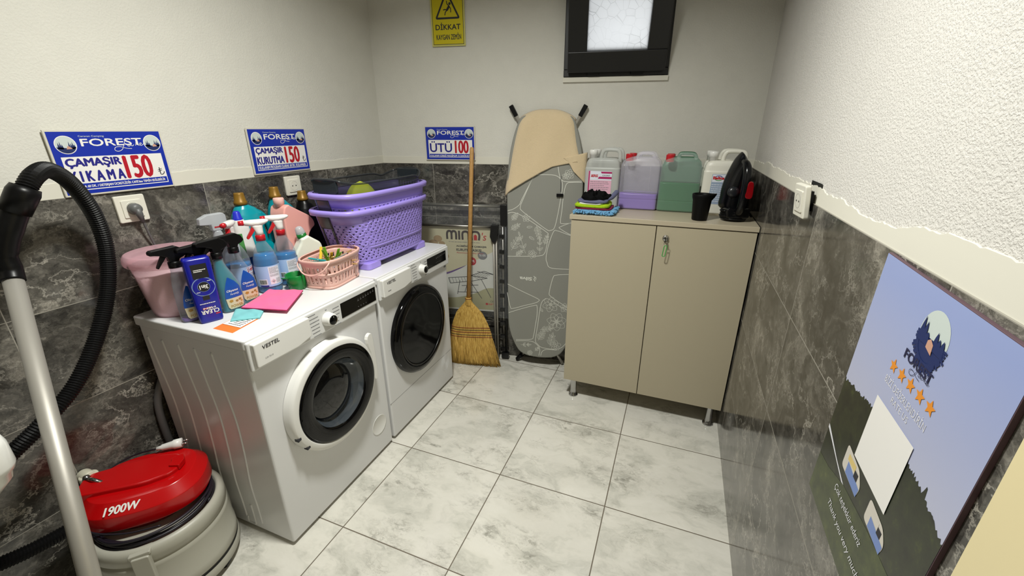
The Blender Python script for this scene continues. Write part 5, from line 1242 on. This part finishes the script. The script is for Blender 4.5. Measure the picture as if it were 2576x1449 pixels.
def canister_flat(label, x, y, m, liq, m_l, a=.095, b_=.041, capm=m_colred):
    t = thing('canister', label, 'canister', (x, y, JT), 0, 'canisters on the cabinet')
    T = Body([(0, a-.007, b_-.006, 7, 0), (.008, a, b_, 7, 0), (.05, a, b_, 7, 0), (.053, a-.0015, b_-.0012, 7, 0), (.056, a, b_, 7, 0), (.215, a-.001, b_, 6, 0), (.236, a-.008, b_-.004, 5, .001), (.250, a-.024, b_-.010, 4, .003), (.257, a-.045, b_-.02, 4, .004)])
    b = MB(); b.loft(T.rings(0, .257, N=56), m); b.build('body', t, True)
    b = MB(); b.loft(T.rings(.003, liq, .0025, N=48), m_l); b.build('liquid', t, True)
    b = MB(); b.tube(smooth_path([(-.022, 0, .250), (-.016, 0, .266), (-.006, 0, .272), (.040, 0, .272), (.054, 0, .266), (.062, 0, .250)], 5), .0085, m, 12); b.build('handle', t, True)
    b = MB(); b.lathe([(.019, .236), (.0195, .252), (.0195, .266), (.017, .270)], capm, c=(-a+.037, 0, 0), n=14, smooth=False); b.build('cap', t, True)
    return t, T
YF_, YR_ = 1.531, 1.6145
t, T = canister_round('milky canister with pink COCONUT label, front left on the cabinet', .763, YF_, m_can, .20, m_cl5, .089)
b = MB(); Ff = T.front
T.patch(b, [(.035, -.068, .052), (.185, -.068, .052)], m_pinklab, .0006, 4); T.patch(b, [(.140, -.058, .052), (.185, -.056, .052)], m_lbw, .0008, 4); T.patch(b, [(.035, -.068, -.062), (.185, -.066, -.060)], m_mag, .0009, 2); T.patch(b, [(.174, .0, .052), (.183, -.004, .052)], m_mag, .001, 3); T.patch(b, [(.147, -.018, .052), (.158, -.012, .052)], m_mag, .001, 3)
lab = b.build('label', t, True)
b = MB(); b.text('BEREL', -.054, .155, -.016, .168, Ff, m_colred, .0012, bold=.04, shear=.3); b.text('COCONUT', .004, .161, .044, .168, Ff, m_ink, .0012, bold=.02); b.lines(-.056, .055, .046, .138, 9, Ff, m_gink, .0009, .25, 7); b.rect(.034, .038, .044, .048, Ff, m_ink, .0009); b.build('label_lettering', lab, True)
canister_round('milky canister half hidden behind the one with the pink label', .766, YR_, m_can, .20, m_cl5, .089, .038)
canister_flat('see-through canister with a little purple liquid and red cap, front', .949, YF_, m_canl, .080, m_pl5)
canister_flat('purple-liquid canister hidden behind the front purple one, only top showing', .954, YR_, m_canl, .080, m_pl5, .093, .038)
canister_flat('see-through canister half full of green liquid with red cap, front', 1.140, YF_, m_cang, .140, m_gl5)
canister_flat('green-liquid canister hidden behind the front green one, dark green rim showing', 1.140, YR_, M('dark_green_canister', (30, 96, 62), .35), .2, m_gl5, .093, .038)
t, T = canister_round('opaque white canister with grey-blue label, behind the iron and black cup', 1.329, YF_, m_wcan, None, None, .090)
b = MB(); Ff = T.front
T.patch(b, [(.05, -.054, .05), (.188, -.050, .05)], m_bluel, .0006, 4); T.patch(b, [(.152, -.049, .048), (.186, -.048, .048)], m_lbw, .0008, 4); lab = b.build('label', t, True)
b = MB(); b.stroke([(-.022+.016*math.cos(a), .170+.011*math.sin(a)) for a in [PI*(.1+.8*k/10) for k in range(11)]], .003, Ff, m_navy, .0010); b.stroke([(-.022+.016*math.cos(a), .170+.011*math.sin(a)) for a in [PI*(1.1+.8*k/10) for k in range(11)]], .003, Ff, M('print_green', (70, 140, 40), .5), .0010)
b.text('Balins', -.046, .164, .002, .178, Ff, m_colred, .0013, bold=.05); b.lines(-.048, .06, .044, .146, 9, Ff, m_lbw, .0009, .3, 4); b.build('label_lettering', lab, True)
canister_round('opaque white canister half hidden behind the one with the grey-blue label', 1.322, YR_, m_wcan, None, None, .088, .038)

# ---------------------------------------------------------------- cup, iron, cleaning cloths on the cabinet
m_bcup = M('black_cup_plastic', (7, 7, 8), .45, spec=.16)
t = thing('cup', 'black plastic pouring cup on the cabinet beside the iron', 'cup', (1.243, 1.335, JT))
b = MB(); R = []
for r, z in ((.0, .004), (.029, .004), (.031, .0), (.033, .004), (.0385, .088), (.0425, .100), (.0435, .114), (.042, .116), (.040, .112), (.036, .09), (.030, .008), (0, .008)):
    row = []
    for k in range(48):
        a = 2*PI*k/48; sp = max(0, math.cos(a))**14*max(0, (z-.085))/.03 if r > .035 else 0
        row.append(V((1.243+(max(r, .0004)+.014*sp)*math.cos(a), 1.335+max(r, .0004)*math.sin(a), JT+z+.003*sp)))
    R.append(row)
b.loft(R, m_bcup, True, False, False); b.build('cup', t)

m_iron = M('iron_black', (8, 9, 12), .22, spec=.35); m_iron2 = M('iron_dark_grey', (30, 32, 36), .3); m_irw = clear('red_tank_window', (150, 10, 20), .8, .1); m_irp = M('iron_grey_print', (120, 120, 126), .4)
t = thing('iron', 'black steam iron standing upright on its heel in the cabinet corner', 'iron', (1.385, 1.40, JT))
nv = V((.22, -.975, 0)).normalized(); tv = V((-nv.y, nv.x, 0)); zi = JT+.048
IO = V((1.378, 1.415, zi)); ir = lambda u, v, w=0: IO+tv*u+Z*v+nv*w
def boat(s, v0, v1, k=1.0):
    q = [(-.052*s, v0), (-.060*s, v0+.055*k), (-.056*s, v0+.11*k), (-.042*s, v0+.165*k), (-.022*s, v0+.215*k), (-.004*s, v1), (.004*s, v1), (.022*s, v0+.215*k), (.042*s, v0+.165*k), (.056*s, v0+.11*k), (.060*s, v0+.055*k), (.052*s, v0)]
    return smooth2(q, 4, True)
b = MB(); b.loft([[ir(u, v, w) for u, v in boat(s, v0, v1, k)] for w, s, v0, v1, k in ((-.014, .97, .0, .236, 1), (-.010, 1.0, 0, .24, 1), (0, 1.0, 0, .24, 1), (.006, .97, 0, .238, .99), (.02, .93, 0, .235, .98), (.04, .78, 0, .222, .92), (.052, .60, .0, .205, .85), (.058, .38, .01, .185, .75))], m_iron); b.build('body', t)
b = MB(); b.tube(smooth_path([ir(0, .205, .040), ir(0, .195, .075), ir(0, .165, .100), ir(0, .11, .108), ir(0, .045, .104), ir(0, .0, .085), ir(0, -.02, .05)], 6), .016, m_iron, 16, radii=[.013+.004*min(1, k/10) for k in range(37)]); hd = b.build('handle', t)
b = MB(); b.prism(round_poly([(-.046, -.034), (.046, -.034), (.050, .012), (-.050, .012)], .012), ir, -.012, .085, m_iron); b.build('heel', t, bevel=.008, seg=3)
b = MB(); b.prism(smooth2([(-.012, .065), (.014, .062), (.016, .10), (.010, .128), (-.008, .128), (-.014, .10)], 5, True), lambda u, v, w=0: ir(u+.012, v, w), .060, .1255, m_irw); b.build('water_window', hd, bevel=.004)
b = MB(); b.lathe([(.022, .040), (.024, .052), (.022, .062), (.010, .065)], m_iron2, fr=lambda p, q, h: ir(-.026+p, .078+q, h), n=30); b.build('temperature_dial', t)
for v in (.205, .172):
    b = MB(); b.lathe([(.006, .030), (.006, .046 if v > .2 else .066), (.003, .049 if v > .2 else .069)], m_iron2, fr=lambda p, q, h: ir(.006+p, v+q, h), n=16); b.build('button', t)
b = MB(); b.stroke(smooth2([(-.047, .11), (-.040, .15), (-.026, .19), (-.014, .21)], 4), .0012, lambda u, v, w=0: ir(u*.86, v, .0305+w), m_irp, .001); b.build('side_print', t)
b = MB(); pts = []
for k in range(260):
    a = 2*PI*k/46; pts.append((1.380+.050*(1+.05*math.sin(a*1.3))*math.cos(a), 1.375+.042*(1+.05*math.sin(a*1.7))*math.sin(a), JT+.006+.040*k/260+.002*math.sin(a*.7)))
pts += [(1.435+.004*k, 1.39+.006*k, JT+.046-.005*k) for k in range(1, 8)]
b.tube(pts, .0048, m_black, 8); b.build('wound_cord', t)

def slab(b, x0, y0, x1, y1, z0, z1, mat, seed, wob=.004, rr=.03, edge=.004):
    rd = random.Random(seed); ph = [rd.uniform(0, 6.3) for _ in range(5)]
    cx, cy, ax, ay = (x0+x1)/2, (y0+y1)/2, (x1-x0)/2, (y1-y0)/2; R = []
    for f, s in ((0, .96), (.25, 1.0), (.75, 1.0), (1, .965), (1.0, .80), (1.02, .4), (1.02, .02)):
        row = []
        for k in range(96):
            t_ = 2*PI*k/96; c, s_ = math.cos(t_), math.sin(t_); n = 5
            w = 1+wob*8*(math.sin(3*t_+ph[0])*.4+math.sin(7*t_+ph[1])*.25)
            x, y = cx+ax*s*w*math.copysign(abs(c)**(2/n), c), cy+ay*s*w*math.copysign(abs(s_)**(2/n), s_)
            row.append(V((x, y, z0+(z1-z0)*f+(edge*.6*math.sin(4*t_+ph[2])*f if s > .5 else edge*.4*math.sin(ph[3]+k)*0))))
        R.append(row)
    b.loft(R, mat)
m_chen = M('blue_chenille', (98, 154, 194), .9, sheen=.2); m_mar = M('maroon_cloth', (116, 18, 50), .9); m_lime2 = M('neon_lime_fleece', (188, 226, 24), .95, bump=(420, 1.0, .006)); m_slate = M('slate_blue_cloth', (96, 98, 128), .9, bump=(300, .8, .003)); m_blkc = M('black_cloth', (9, 9, 10), .8, spec=.1)
XA, YA, XB, YB_ = .672, 1.275, .864, 1.440
t = thing('cleaning_cloth', 'blue chenille cloth with stubby fingers at the bottom of the pile', 'cloth', ((XA+XB)/2, (YA+YB_)/2, JT), group='cleaning cloths piled on the cabinet')
b = MB(); slab(b, XA+.006, YA+.006, XB-.004, YB_, JT, JT+.021, m_chen, 3); bs = b.build('cloth_base', t)
b = MB(); rd = random.Random(6)
for k in range(170):
    if k < 90: x, y, dx, dy = XA+.004+(XB-XA-.008)*rd.random(), YA+.010, rd.uniform(-.3, .3), -1
    else: x, y, dx, dy = XB-.012, YA+.004+(YB_-YA)*rd.random(), 1, rd.uniform(-.4, .4)
    z = JT+rd.uniform(.010, .021); l = rd.uniform(.013, .024); p = V((x, y, z)); d = V((dx, dy, rd.uniform(-.55, .15))).normalized()
    e = p+d*l; e.z = max(e.z, JT+.0042)
    b.tube([p, p.lerp(e, .5), e, e+d*.0015], .0038, m_chen, 7, radii=[.0038, .0046, .0044, .0014])
b.build('chenille_fingers', t)['kind'] = 'stuff'
t = thing('cleaning_cloth', 'maroon folded cloth just above the blue chenille cloth', 'cloth', ((XA+XB)/2, (YA+YB_)/2, JT+.022), group='cleaning cloths piled on the cabinet')
b = MB(); slab(b, XA+.004, YA+.006, XB-.012, YB_-.004, JT+.0225, JT+.031, m_mar, 9, .003); b.build('folded_cloth', t)
t = thing('cleaning_cloth', 'neon lime fleece cloth in the middle of the pile', 'cloth', ((XA+XB)/2, (YA+YB_)/2, JT+.033), group='cleaning cloths piled on the cabinet')
b = MB(); slab(b, XA+.001, YA+.004, XB-.022, YB_-.006, JT+.0325, JT+.048, m_lime2, 12, .004); lf = b.build('folded_cloth', t)
b = MB(); slab(b, XA+.020, YA+.008, XB-.05, YB_-.02, JT+.0475, JT+.0525, M('white_fleece', (226, 228, 210), .95), 14, .003); b.build('white_lining', t)
t = thing('cleaning_cloth', 'slate blue cloth with a curled-up right corner, under the black cloth', 'cloth', ((XA+XB)/2, (YA+YB_)/2, JT+.054), group='cleaning cloths piled on the cabinet')
b = MB(); slab(b, XA+.014, YA+.010, XB-.034, YB_-.012, JT+.0535, JT+.066, m_slate, 17, .003)
b.tube(smooth_path([(XB-.06, YA+.055, JT+.062), (XB-.030, YA+.085, JT+.070), (XB-.012, YA+.12, JT+.088), (XB-.008, YA+.140, JT+.094)], 6), .012, m_slate, 12, radii=[.004+.008*min(1, k/8) for k in range(19)]); b.build('folded_cloth', t)
t = thing('cleaning_cloth', 'crumpled black cloth on top of the pile', 'cloth', (XA+.09, YA+.075, JT+.068), group='cleaning cloths piled on the cabinet')
b = MB()
def crum(a, c):
    th = 2*PI*a; r = math.sin(min(1, c*1.0)*PI/2); hgt = math.cos(c*PI/2)
    rr = r*(1+.14*math.sin(3*th+1)+.07*math.sin(7*th)); n = .006*math.sin(5*th+7*c)+.005*math.sin(11*th-9*c)+.004*math.sin(17*c+4*th)
    return V((XA+.088+.066*rr*math.cos(th)+n*.4, YA+.074+.052*rr*math.sin(th), JT+.068+max(0, .034*hgt**.7+n*hgt**.3*min(1, c*4))))
b.grid(crum, 64, 24, m_blkc); b.build('crumpled_cloth', t)
